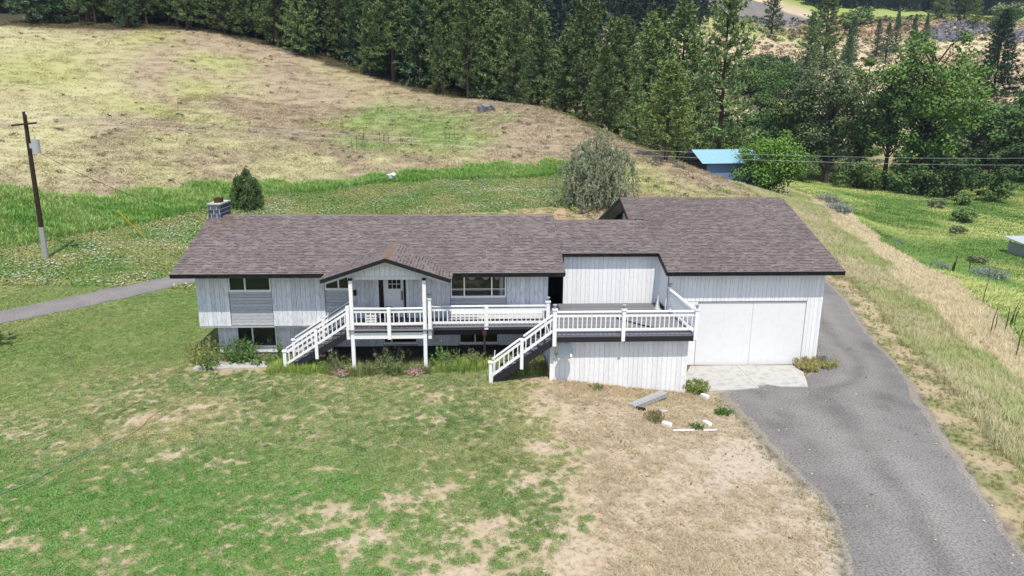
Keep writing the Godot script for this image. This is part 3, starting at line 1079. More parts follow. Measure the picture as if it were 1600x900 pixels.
	shingles(lroof, Vector3(3.3, 5.133, -1.56), Vector3.RIGHT, up, 4.5, 3.36, func(_p): return true, 0)
	ridge_caps(lroof, Vector3(3.3, 6.2, -4.76), Vector3(7.3, 6.2, -4.76), Color(0.15, 0.115, 0.1))
	bx("fascia", Vector3(3.3, 4.985, -1.608), Vector3(7.78, 5.13, -1.568), M.black, h)

	# --- garage
	var gw := bx("garage_wall", Vector3(8.0, -0.3, -13.9), Vector3(15.17, 4.5, -0.635), M.core, h)
	z = -0.53
	planks(gw, 8.05, 8.75, -0.02, 4.72, z, 0.19, M.white)
	planks(gw, 9.5, 14.5, 3.12, 4.72, z, 0.19, M.white)
	planks(gw, 14.5, 15.2, -0.02, 4.72, z, 0.19, M.white)
	planks(gw, 8.75, 9.5, 3.12, 4.72, z, 0.19, M.white)
	bx("garage_strip", Vector3(8.76, 0.03, -0.6), Vector3(9.46, 3.1, -0.545), M.white[1], h)
	for k in [[9.49, 12.024], [12.032, 14.49]]:
		var gd := bx("garage_door", Vector3(k[0], 0.02, -0.62), Vector3(k[1], 3.1, -0.575), M.white[0], h)
		gd.material_override = M.door
		for i in 2:
			bx("panel", Vector3(k[0] + i * 1.23 + 0.004, 0.03, -0.575), Vector3(minf(k[0] + (i + 1) * 1.23, k[1]) - 0.002, 3.09, -0.568), M.door, gd)
	bx("door_track", Vector3(9.47, 3.1, -0.6), Vector3(14.5, 3.118, -0.515), M.core, h)
	var gs := put("garage_side_wall", prism([Vector2(-0.64, -0.3), Vector2(-0.64, 4.68), Vector2(-7.2, 6.86), Vector2(-13.9, 4.6), Vector2(-13.9, -0.3)], 7.985, 8.1, true), M.core, h)
	planks_z(gs, 7.97, -1.87, -0.53, func(_z): return 2.72, func(zz): return roof_y(zz) - 0.12, 0.19, M.white)
	planks_z(gs, 7.97, -10.5, -4.9, func(zz): return 5.2, func(zz): return (roof_y(zz) if zz > -7.2 else roof_y(-14.4 - zz)) - 0.17, 0.2, M.white)
	put("garage_end_wall", prism([Vector2(-0.64, -0.3), Vector2(-0.64, 4.68), Vector2(-7.2, 6.86), Vector2(-13.9, 4.6), Vector2(-13.9, -0.3)], 15.1, 15.19, true), M.white[1], h)
	bx("garage_corner", Vector3(15.13, -0.02, -0.66), Vector3(15.215, 4.7, -0.515), M.trim, h)
	var ry := roof_y(-7.2)
	var garoof := put("garage_roof", prism([Vector2(-0.02, 4.59), Vector2(-7.2, ry - 0.015), Vector2(-14.4, 4.59), Vector2(-14.4, 4.43), Vector2(-7.2, ry - 0.17), Vector2(-0.02, 4.43)], 7.81, 15.8, true), M.roof_slab, h)
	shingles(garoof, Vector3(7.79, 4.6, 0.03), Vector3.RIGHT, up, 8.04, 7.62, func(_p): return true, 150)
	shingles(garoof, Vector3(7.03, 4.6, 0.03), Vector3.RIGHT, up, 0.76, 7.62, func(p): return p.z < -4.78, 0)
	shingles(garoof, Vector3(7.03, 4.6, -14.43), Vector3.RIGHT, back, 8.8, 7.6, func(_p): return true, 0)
	put("garage_eave", prism([Vector2(-4.8, roof_y(-4.8) - 0.02), Vector2(-7.2, ry - 0.02), Vector2(-14.4, 4.59), Vector2(-14.4, 4.45), Vector2(-7.2, ry - 0.16), Vector2(-4.8, roof_y(-4.8) - 0.16)], 7.05, 7.8, true), M.soffit, h)
	ridge_caps(garoof, Vector3(7.03, ry + 0.01, -7.2), Vector3(15.83, ry + 0.01, -7.2), Color(0.15, 0.115, 0.1))
	bx("fascia", Vector3(7.79, 4.43, -0.018), Vector3(15.82, 4.595, 0.022), M.black, h)
	beam("rake_board", Vector3(7.785, 4.51, 0.0), Vector3(7.785, roof_y(-1.6) - 0.09, -1.6), 0.05, 0.17, M.black, h)
	beam("rake_board", Vector3(7.03, roof_y(-4.8) - 0.07, -4.8), Vector3(7.03, ry - 0.09, -7.2), 0.05, 0.16, M.black, h)
	beam("rake_board", Vector3(7.03, ry - 0.09, -7.2), Vector3(7.03, 4.52, -14.4), 0.05, 0.16, M.black, h)
	beam("rake_board", Vector3(15.81, 4.51, 0.0), Vector3(15.81, ry - 0.09, -7.2), 0.04, 0.17, M.black, h)
	beam("rake_board", Vector3(15.81, ry - 0.09, -7.2), Vector3(15.81, 4.52, -14.4), 0.04, 0.17, M.black, h)

	# --- store room under the big deck
	var sw := bx("store_wall", Vector3(2.5, -0.3, -1.3), Vector3(7.93, 2.45, 2.64), M.core, h)
	planks(sw, 2.4, 8.03, 0.0, 2.46, 2.75, 0.2, M.white)
	planks_z(sw, 2.44, -1.4, 2.63, func(_z): return 0.2, func(_z): return 2.46, 0.2, M.worn)
	planks_z(sw, 7.99, -0.5, 2.63, func(_z): return -0.02, func(_z): return 2.46, 0.2, M.white)
	for p in [[2.4, 0.3], [8.03, -0.02]]:
		bx("corner_trim", Vector3(p[0] - 0.02, p[1], 2.645), Vector3(p[0] + 0.04, 2.46, 2.765), M.trim, h)


# ---------------------------------------------------------------- deck
func railing(parent: Node3D, a: Vector3, b: Vector3, cap: float, sub: float, bottom: float, gap := 0.185) -> void:
	beam("cap_rail", a + Vector3.UP * (cap - 0.025), b + Vector3.UP * (cap - 0.025), 0.13, 0.045, M.trim, parent)
	beam("sub_rail", a + Vector3.UP * (sub - 0.05), b + Vector3.UP * (sub - 0.05), 0.045, 0.1, M.trim, parent)
	beam("bottom_rail", a + Vector3.UP * bottom, b + Vector3.UP * bottom, 0.045, 0.095, M.trim, parent)
	var flat := Vector2(b.x - a.x, b.z - a.z).length()
	var n := int(flat / gap)
	for i in n:
		var p := a.lerp(b, (i + 0.5) / n)
		bx("baluster", p + Vector3(-0.02, bottom + 0.03, -0.02), p + Vector3(0.02, sub - 0.06, 0.02), M.trim, parent)


func post(parent: Node3D, p: Vector3, y0: float, y1: float, w := 0.13, capped := true, lamp := false) -> void:
	var o := bx("post", Vector3(p.x - w * 0.5, y0, p.z - w * 0.5), Vector3(p.x + w * 0.5, y1, p.z + w * 0.5), M.trim, parent)
	if capped:
		bx("post_cap", Vector3(p.x - w * 0.5 - 0.03, y1, p.z - w * 0.5 - 0.03), Vector3(p.x + w * 0.5 + 0.03, y1 + 0.05, p.z + w * 0.5 + 0.03), M.trim, o)
	if lamp:
		var s := Soup.new()
		s.tube([Vector3(0, 0.05, 0), Vector3(0, 0.12, 0)], [0.035, 0.035], 8, Color.WHITE)
		s.tube([Vector3(0, 0.12, 0), Vector3(0, 0.2, 0)], [0.05, 0.075], 8, Color.WHITE)
		s.tube([Vector3(0, 0.2, 0), Vector3(0, 0.22, 0)], [0.1, 0.085], 8, Color.WHITE)
		put("post_light", s.mesh(), M.metal, o, Transform3D(Basis.IDENTITY, Vector3(p.x, y1, p.z) - origin_of(o)))


func build_deck() -> void:
	var d := thing("wooden_deck", "raised wooden deck with white railing along the front of the house", "deck")
	var fm := 2.38
	var fb := 2.70
	# boards
	var zz := -0.78
	while zz < 0.5:
		bx("floor_board", Vector3(-2.45, fm - 0.035, zz), Vector3(2.5, fm, zz + 0.135), M.deck[rng.randi() % 3], d)
		zz += 0.142
	zz = -0.78
	while zz < 0.95:
		bx("floor_board", Vector3(-6.0, fm - 0.035, zz), Vector3(-2.456, fm, zz + 0.135), M.deck[rng.randi() % 3], d)
		zz += 0.142
	zz = -1.86
	while zz < 3.1:
		bx("floor_board", Vector3(2.52, fb - 0.035, zz), Vector3(7.93 if zz < -0.5 else 8.24, fb, zz + 0.135), M.deck[rng.randi() % 3], d)
		zz += 0.142
	# rims and beams
	bx("rim_joist", Vector3(2.52, 2.46, 3.07), Vector3(8.26, 2.655, 3.13), M.dark_stain, d)
	bx("rim_joist", Vector3(8.2, 2.46, -0.5), Vector3(8.26, 2.655, 3.065), M.dark_stain, d)
	bx("rim_joist", Vector3(2.46, 2.3, -1.8), Vector3(2.515, 2.655, 3.1), M.dark_stain, d)
	bx("rim_joist", Vector3(-2.45, 2.2, 0.46), Vector3(2.45, 2.34, 0.51), M.deck[0], d)
	bx("beam", Vector3(-2.45, 1.95, 0.3), Vector3(2.45, 2.2, 0.42), M.dark_stain, d)
	bx("porch_rim", Vector3(-5.78, 1.97, 0.9), Vector3(-2.86, 2.24, 0.95), M.trim, d)
	bx("rim_joist", Vector3(-5.95, 2.2, 0.86), Vector3(-2.5, 2.34, 0.9), M.dark_stain, d)
	for x in [-5.9, -4.8, -3.7, -2.6, -1.6, -0.6, 0.4, 1.4]:
		bx("joist", Vector3(x, 2.16, -1.38), Vector3(x + 0.045, 2.34, 0.28 if x > -2.5 else 0.85), M.dark_stain, d)
	bx("skirting_board", Vector3(7.88, 2.7, -1.86), Vector3(7.925, 2.86, -0.55), M.black, d)
	# posts
	for x in [-5.85, -2.79]:
		post(d, Vector3(x, 0, 0.9), gy(x, 0.9) - 0.1, 4.52, 0.15, false)
		bx("post_bracket", Vector3(x - 0.08, 4.52, 0.82), Vector3(x + 0.08, 4.6, 0.98), M.black, d)
	for x in [-6.03, -2.58]:
		post(d, Vector3(x, 0, 0.86), 1.95, 3.4, 0.15, false)
	post(d, Vector3(-4.29, 0, 0.99), 1.97, 3.36, 0.15, false)
	post(d, Vector3(-0.17, 0, 0.53), 2.24, 3.3, 0.17, false)
	post(d, Vector3(2.5, 0, 0.5), 2.2, 3.42, 0.16, true, true)
	post(d, Vector3(2.5, 0, 3.1), 2.3, 3.8, 0.15, true, true)
	post(d, Vector3(5.26, 0, 3.13), 2.5, 3.78, 0.14, true, true)
	post(d, Vector3(8.2, 0, 3.12), 2.5, 3.76, 0.14, true, true)
	post(d, Vector3(8.08, 0, -0.42), 2.7, 3.78, 0.13, true, true)
	post(d, Vector3(-2.6, 0, 0.62), 3.3, 3.62, 0.14, true, true)
	# railings
	railing(d, Vector3(-5.77, 0, 0.9), Vector3(-4.36, 0, 0.95), 3.33, 3.22, 2.63, 0.2)
	railing(d, Vector3(-4.21, 0, 0.95), Vector3(-2.87, 0, 0.9), 3.33, 3.22, 2.63, 0.2)
	railing(d, Vector3(-2.5, 0, 0.5), Vector3(-0.26, 0, 0.5), 3.29, 3.16, 2.53, 0.185)
	railing(d, Vector3(-0.08, 0, 0.5), Vector3(2.42, 0, 0.5), 3.29, 3.16, 2.53, 0.185)
	railing(d, Vector3(2.58, 0, 3.1), Vector3(5.19, 0, 3.1), 3.74, 3.6, 2.97)
	railing(d, Vector3(5.33, 0, 3.1), Vector3(8.13, 0, 3.1), 3.74, 3.6, 2.97)
	railing(d, Vector3(8.19, 0, 3.05), Vector3(8.08, 0, -0.35), 3.74, 3.6, 2.97, 0.17)
	# old brown prop under the walkway
	bx("prop", Vector3(-0.3, gy(-0.25, 0.6) - 0.1, 0.53), Vector3(-0.2, 1.95, 0.63), M.pole, d)
	bx("prop_block", Vector3(-0.34, 1.98, 0.5), Vector3(-0.16, 2.18, 0.66), M.clay, d)


func build_stairs() -> void:
	var flights := [
		["porch_stairs", "white railed stairs at the left end of the porch", Vector3(-6.05, 2.38, 0.0), -1.0, -0.68, 0.86, 2.7, 9, true],
		["deck_stairs", "white railed stairs from the lawn up to the big deck beside the satellite dish", Vector3(2.45, 2.70, 0.0), -1.0, 2.05, 3.06, 2.48, 10, false],
	]
	for f in flights:
		var s := thing(f[0], f[1], "stairs")
		var top: Vector3 = f[2]
		var run: float = f[6]
		var xb := top.x - run
		var gnd := gy(xb, (f[4] + f[5]) * 0.5)
		var n: int = f[7]
		var rise := (top.y - gnd) / n
		for i in n - 1:
			var x1 := top.x - run * (i + 0.0) / (n - 1)
			var x0 := top.x - run * (i + 1.0) / (n - 1) - 0.03
			var y := top.y - rise * (i + 1)
			bx("tread", Vector3(x0, y - 0.04, f[4] + 0.06), Vector3(x1, y, f[5] - 0.06), M.deck[i % 3], s)
		for z in [f[4] + 0.02, f[5] - 0.02]:
			beam("stringer", Vector3(top.x, top.y - 0.26, z), Vector3(xb, gnd + 0.02, z), 0.05, 0.26, M.dark_stain, s)
		var slope: float = (top.y - gnd) / run
		for z in ([f[4], f[5]] if f[8] else [f[5] + 0.02]):
			var a := Vector3(top.x - 0.02, top.y, z)
			var b := Vector3(xb, gnd + 0.1, z)
			var mid := a.lerp(b, 0.5)
			post(s, b + Vector3(-0.02, 0, 0), gy(b.x, z) - 0.1, b.y + 0.8, 0.13, true)
			post(s, mid, mid.y - 0.42, mid.y + 0.86, 0.13, false)
			var cap := 0.98
			for e in [[a, mid + Vector3(0.07, 0.07 * slope, 0)], [mid - Vector3(0.07, 0.07 * slope, 0), b + Vector3(0.06, 0.06 * slope, 0)]]:
				railing(s, e[0] + Vector3(0, 0, 0), e[1], cap - 0.05, cap - 0.2, 0.22, 0.175)


# ---------------------------------------------------------------- trees
# a conifer: [trunk, crown]; needles as many small pointed faces in tufts along real branches
func conifer(h: float, bare: float, radius: float, branches: int, tufts: int, spikes: int, size: float, droop: float, col: Color, ragged: float) -> Array:
	var tr := Soup.new()
	var cr := Soup.new()
	var lean := Vector3(rng.randf_range(-0.02, 0.02), 0, rng.randf_range(-0.02, 0.02))
	var pts := []
	var radii := []
	for i in 7:
		var t := i / 6.0
		pts.append(Vector3(0, h * 0.97 * t, 0) + lean * h * t * t)
		radii.append(lerpf(h * 0.017 + 0.05, 0.02, pow(t, 0.85)))
	pts[0].y = -0.5
	tr.tube(pts, radii, 7, Color.WHITE, false)
	var az := rng.randf() * TAU
	for i in branches:
		var t := bare + (1.0 - bare) * pow((i + rng.randf()) / branches, 0.92)
		if t > 0.985:
			t = 0.985
		az += 2.4 + rng.randf_range(-0.5, 0.5)
		var k := (t - bare) / (1.0 - bare)
		var prof := pow(1.0 - k, 0.85) * (0.72 + 0.28 * minf(1.0, k * 5.0)) + 0.04
		var l := radius * prof * rng.randf_range(1.0 - ragged, 1.0 + ragged * 0.6)
		var rise := lerpf(-droop, 0.55, k) + rng.randf_range(-0.12, 0.12)
		var out := Vector3(cos(az), 0, sin(az))
		var p0 := Vector3(0, h * t, 0) + lean * h * t * t
		var p1 := p0 + out * l * 0.6 + Vector3.UP * l * rise * 0.5
		var p2 := p0 + out * l + Vector3.UP * l * (rise * 0.75 + 0.12)
		if l > 0.8:
			tr.tube([p0, p1, p2], [0.025 + l * 0.012, 0.02 + l * 0.006, 0.01], 3, Color.WHITE, false)
		var nt := maxi(2, int(tufts * (0.45 + 0.55 * l / radius)))
		for j in nt:
			var u := lerpf(0.22, 1.0, pow((j + rng.randf()) / nt, 0.8))
			var c := (p0.lerp(p1, u / 0.6) if u < 0.6 else p1.lerp(p2, (u - 0.6) / 0.4))
			c += Vector3(rng.randf_range(-1, 1), rng.randf_range(-0.5, 0.7), rng.randf_range(-1, 1)) * l * 0.1
			var tint := vary(col, 0.22)
			for s in spikes:
				var d := (rand_dir() + out * 0.5 + Vector3.UP * 0.35).normalized()
				var e := size * rng.randf_range(0.65, 1.25)
				var w := d.cross(rand_dir()).normalized() * e * 0.2
				cr.tri(c - w - d * e * 0.15, c + w - d * e * 0.15, c + d * e, tint)
	return [tr.mesh(), cr.mesh()]


# a broadleaf tree or shrub: [trunk, crown]; leafy lobes at the ends of limbs, each many small leaves
func broadleaf(h: float, radius: float, bare: float, lobes: int, leaves: int, size: float, col: Color, loose: float, stems := 1) -> Array:
	var tr := Soup.new()
	var cr := Soup.new()
	var mid := Vector3(0, h * (bare + (1.0 - bare) * 0.48), 0)
	var half := Vector3(radius, h * (1.0 - bare) * 0.5, radius)
	for s in stems:
		var foot := Vector3.ZERO if stems == 1 else Vector3(rng.randf_range(-0.3, 0.3), 0, rng.randf_range(-0.3, 0.3)) * radius * 0.4
		var top := Vector3(foot.x * 3.0, h * lerpf(bare, 1.0, 0.6), foot.z * 3.0)
		tr.tube([foot - Vector3.UP * 0.3, foot.lerp(top, 0.35) + Vector3(rng.randf_range(-0.2, 0.2), 0, rng.randf_range(-0.2, 0.2)) * h * 0.05, top], [h * 0.02 / sqrt(stems) + 0.02, h * 0.013 / sqrt(stems) + 0.015, 0.03], 6, Color.WHITE, false)
	for i in lobes:
		var d := rand_dir()
		var q := pow(rng.randf(), 0.4) * 0.9
		var c := mid + d * half * q
		if c.y < h * bare:
			c.y = h * bare + rng.randf() * half.y * 0.3
		var r := radius * rng.randf_range(0.15, 0.31)
		var root := Vector3(0, clampf(c.y - radius * 0.5, h * bare * 0.5, h * 0.75), 0)
		tr.tube([root, root.lerp(c, 0.5) + Vector3.UP * 0.03 * h, c], [0.012 * h * 0.5 + 0.01, 0.008 * h * 0.5 + 0.008, 0.01], 3, Color.WHITE, false)
		var tint := vary(col, 0.18)
		for j in leaves / lobes:
			var ld := rand_dir()
			var p := c + ld * r * pow(rng.randf_range(0.12, 1.0), 0.5) * Vector3(1.0 + loose * 0.2, 0.8, 1.0 + loose * 0.2) * rng.randf_range(0.8, 1.0 + loose)
			var nn := (ld + rand_dir() * 0.8 + Vector3.UP * 0.5).normalized()
			var a := nn.cross(rand_dir()).normalized()
			var b := nn.cross(a)
			var e := size * rng.randf_range(0.6, 1.3)
			var lc := vary(tint, 0.12)
			cr.quad(p - a * e * 0.5, p + b * e * 0.32, p + a * e * 0.5, p - b * e * 0.32, lc)
	return [tr.mesh(), cr.mesh()]


# juniper-like bush of hanging strands on several upright plumes of different height
func weeping(h: float, radius: float, strands: int, col: Color, plumes: int) -> Array:
	var tr := Soup.new()
	var cr := Soup.new()
	var spots := []
	for i in plumes:
		var a := TAU * i * 0.382 + rng.randf() * 0.5
		var q := sqrt((i + 0.3) / plumes)
		var ph := h * (1.0 - 0.36 * q * q) * rng.randf_range(0.68, 1.0)
		spots.append([Vector3(cos(a) * q * radius * 0.78, 0, sin(a) * q * radius * 0.78), h if i == 1 and plumes > 10 else ph, radius * rng.randf_range(0.26, 0.42)])
		tr.tube([Vector3(0, -0.2, 0), spots[i][0] * 0.5 + Vector3.UP * ph * 0.4, spots[i][0] + Vector3.UP * ph * 0.9], [0.1, 0.06, 0.02], 5, Color.WHITE, false)
	for i in strands:
		var s: Array = spots[rng.randi() % plumes]
		var a := rng.randf() * TAU
		var t := pow(rng.randf(), 0.8)
		var y: float = s[1] * lerpf(0.04, 1.03, t)
		var r: float = s[2] * sqrt(maxf(0.03, 1.0 - pow(t, 2.2))) * lerpf(0.4, 1.15, pow(rng.randf(), 0.5)) * (1.0 + 0.3 * sin(a * 3.0 + s[1] * 9.0))
		var out := Vector3(cos(a), 0, sin(a))
		var p: Vector3 = s[0] + out * r + Vector3.UP * y
		var len := rng.randf_range(0.05, 0.12) * h
		var tint := vary(col, 0.3)
		for k in 5:
			var q := p - Vector3.UP * len * k / 5.0 + out * 0.1 * sin(k * 0.8) + rand_dir() * 0.06
			for e in 3:
				var d := (Vector3.DOWN * 0.9 + rand_dir() * 0.8 + out * 0.3).normalized()
				var w := d.cross(rand_dir()).normalized() * 0.035
				cr.tri(q - w, q + w, q + d * rng.randf_range(0.16, 0.3), tint)
	return [tr.mesh(), cr.mesh()]


func plant(called: String, label: String, category: String, kit: Array, x: float, z: float, scale: float, bark: Material, leaf: Material, group := "", wide := 1.0, tilt := 0.0) -> Node3D:
	var o := thing(called, label, category, Vector3(x, gy(x, z), z), rng.randf() * TAU, group)
	o.scale = Vector3(scale * wide, scale, scale * wide)
	if kit[0].get_surface_count():
		put("trunk" if category in ["tree", "pine tree", "fir tree"] else "stem", kit[0], bark, o)
	put("crown" if category in ["tree", "pine tree", "fir tree"] else "leaves", kit[1], leaf, o)
	return o

var pines := []
var firs := []


func build_woods() -> void:
	var g := Color(0.155, 0.215, 0.08)
	for i in 8:
		pines.append(conifer(20.0, [0.1, 0.16, 0.05, 0.24, 0.12, 0.08, 0.3, 0.05][i], [5.2, 4.6, 5.6, 4.2, 4.8, 4.0, 3.8, 6.0][i], [104, 92, 112, 84, 100, 108, 76, 116][i], 12, 9, 0.62, 0.15, g * [1.0, 0.8, 1.25, 1.0, 0.7, 0.9, 1.35, 0.75][i], 0.55))
	pines.append(conifer(20.0, 0.2, 6.6, 90, 13, 9, 0.75, 0.1, Color(0.2, 0.255, 0.085), 0.4))
	for i in 3:
		firs.append(conifer(20.0, 0.04, [3.9, 3.5, 4.3][i], 150, 7, 9, 0.55, 0.42, Color(0.1, 0.165, 0.08) * [1.0, 1.15, 0.9][i], 0.25))
	# single trees that stand out along the edge of the wood: x, z, height, kind, wide, label
	var named := [
		[-51.9, -107.4, 13.5, 0, 1.15, "pine with a bare lower trunk standing alone at the upper left edge of the wood"],
		[-36.8, -109.8, 19, 1, 1.0, "tall pine with visible trunk casting a shadow on the top of the dry hill"],
		[-32.0, -106.6, 15, 2, 0.95, "shorter pine just right of the shadow-casting pine on the hilltop"],
		[-2.4, -108.9, 24, 2, 1.05, "broad pine with low branches at the crest above the boulder, dark shadow at its foot"],
		[2.5, -123.9, 27, 0, 1.0, "dark pine between the broad pine and the thick-trunked pine above the boulder"],
		[11.1, -119.0, 29, 3, 1.0, "tall thick-trunked pine standing by itself at the right end of the crest"],
		[17.2, -86.8, 26, 1, 0.85, "tall yellowish pine rising behind the weeping juniper"],
		[20.1, -46.7, 10.2, 8, 1.25, "small pine with a short bare trunk on the dry spur beside the blue-roofed shed"],
		[34.7, -72.2, 30, 2, 0.72, "very tall narrow pine with a bare trunk right behind the blue-roofed shed"],
	]
	for t in named:
		var o := plant("pine_tree", t[5], "pine tree", pines[t[3]], t[0], t[1], t[2] / 20.0, M.bark, M.needle, "", t[4])
	# the mass of pines between the yellowish pine and the shed
	for t in from_left([[22.6, -85.9, 18, 5], [26.5, -82.2, 20, 2], [29.5, -90, 22, 7], [37, -101, 27, 2], [24, -95, 17, 4], [18.5, -76, 12, 7], [21.5, -68, 9, 2], [27.5, -68, 12, 0], [41, -106, 22, 1], [14.5, -90, 13, 1], [34, -84, 14, 4], [16, -103, 17, 0], [35, -118, 24, 2], [27, -118, 22, 0], [40, -130, 24, 5], [33, -135, 24, 7], [20, -115, 20, 3], [24, -128, 22, 2], [12, -112, 18, 5], [55, -140, 20, 0], [38, -150, 22, 4], [30, -78, 13, 2]]):
		plant("pine_tree", "dark pine in the clump left of the shed, %s from the left" % t[-1], "pine tree", pines[t[3]], t[0], t[1], t[2] / 20.0, M.bark, M.needle, "pines clumped behind the spur", 1.1)
	# front rows of the wood along the crest, then darker rows behind
	var x := -78.0
	var k := 0
	var rows := [0, 0, 0, 0, 0, 0, 0]
	while x < 12.0:
		for row in 7:
			var px := x + rng.randf_range(-1.8, 1.8) - row * 0.6
			var pz := crest_z(px) - 4.5 - row * 5.2 + rng.randf_range(-2.0, 2.0)
			if row == 0 and rng.randf() < 0.25 or row == 0 and px > 4.0:
				continue
			var far_hidden := row > 4 and rng.randf() < 0.3
			if far_hidden:
				continue
			var hh := rng.randf_range(13.0, 23.0) + row * 1.0 - (3.0 if row == 0 else 0.0)
			var fir := rng.randf() < 0.28
			k += 1
			rows[row] += 1
			var words := "%s, %s from the left in the %s row of the hilltop wood" % ["fir" if fir else "pine", nth(rows[row]), ["front", "second", "third", "fourth", "fifth", "sixth", "last"][row]]
			if fir:
				plant("fir_tree", words, "fir tree", firs[k % 3], px, pz, hh / 20.0, M.bark, M.needle, "firs of the hilltop wood", rng.randf_range(0.95, 1.25))
			else:
				plant("pine_tree", words, "pine tree", pines[rng.randi() % 8], px, pz, hh / 20.0, M.bark, M.needle, "pines of the hilltop wood", rng.randf_range(0.8, 1.2))
		x += 4.3
	# the far forest on the ridges: nobody could count it
	var far := conifer(16.0, 0.02, 3.4, 42, 3, 5, 1.5, 0.3, Color(0.045, 0.068, 0.045), 0.3)
	var spots := []
	for i in 2600:
		var px := rng.randf_range(-190.0, 95.0)
		var pz := rng.randf_range(-330.0, -150.0)
		if px > 30.0 and pz > -190.0 - (px - 30.0) * 1.1:
			continue
		if px < 10.0 and pz > crest_z(px) - 46.0:
			continue
		if Vector2((px - 48.0) / 14.0, (pz + 222.0) / 22.0).length() < 1.0:
			continue
		spots.append([px, pz, rng.randf_range(0.9, 1.5)])
	for i in 700:
		var px := rng.randf_range(200.0, 430.0)
		spots.append([px, rng.randf_range(-470.0, -405.0) + (px - 200.0) * 0.22, rng.randf_range(0.9, 1.4)])
	for i in 500:
		spots.append([rng.randf_range(90.0, 330.0), rng.randf_range(-560.0, -500.0), rng.randf_range(0.9, 1.4)])
	scatter("far_forest", "dark conifer forest covering the far ridge behind the wood", "forest", far[1], M.needle, spots, Color(1, 1, 1), 0.3)


# many copies of one small mesh as one uncountable thing; spots hold x, z, scale and perhaps a colour
func scatter(called: String, label: String, category: String, mesh: Mesh, material: Material, spots: Array, tint: Color, k: float, sink := 0.0) -> void:
	var mm := MultiMesh.new()
	mm.transform_format = MultiMesh.TRANSFORM_3D
	mm.use_colors = true
	mm.mesh = mesh
	mm.instance_count = spots.size()
	for i in spots.size():
		var s: Array = spots[i]
		var b := Basis(Vector3.UP, rng.randf() * TAU)
		var sc: float = s[2]
		b = b.scaled(Vector3(sc, sc * rng.randf_range(0.8, 1.2), sc))
		mm.set_instance_transform(i, Transform3D(b, Vector3(s[0], gy(s[0], s[1]) - sink, s[1])))
		mm.set_instance_color(i, vary(s[3] if s.size() > 3 else tint, k))
	var o := MultiMeshInstance3D.new()
	o.name = numbered(called, self)
	o.multimesh = mm
	o.material_override = material
	add_child(o, true)
	tag(kind(o, "stuff"), label, category)


func nth(n: int) -> String:
	var low := ["", "first", "second", "third", "fourth", "fifth", "sixth", "seventh", "eighth", "ninth", "tenth", "eleventh", "twelfth", "thirteenth", "fourteenth", "fifteenth", "sixteenth", "seventeenth", "eighteenth", "nineteenth"]
	if n < 20:
		return low[n]
	return ["twent", "thirt", "fort"][n / 10 - 2] + ("ieth" if n % 10 == 0 else "y-" + low[n % 10])


# sorts places as seen from the photograph's side and adds each one's number from the left
func from_left(places: Array) -> Array:
	places.sort_custom(func(a, b): return (a[0] + 0.7) / (30.0 - a[1]) < (b[0] + 0.7) / (30.0 - b[1]))
	for i in places.size():
		places[i].append(nth(i + 1))
	return places


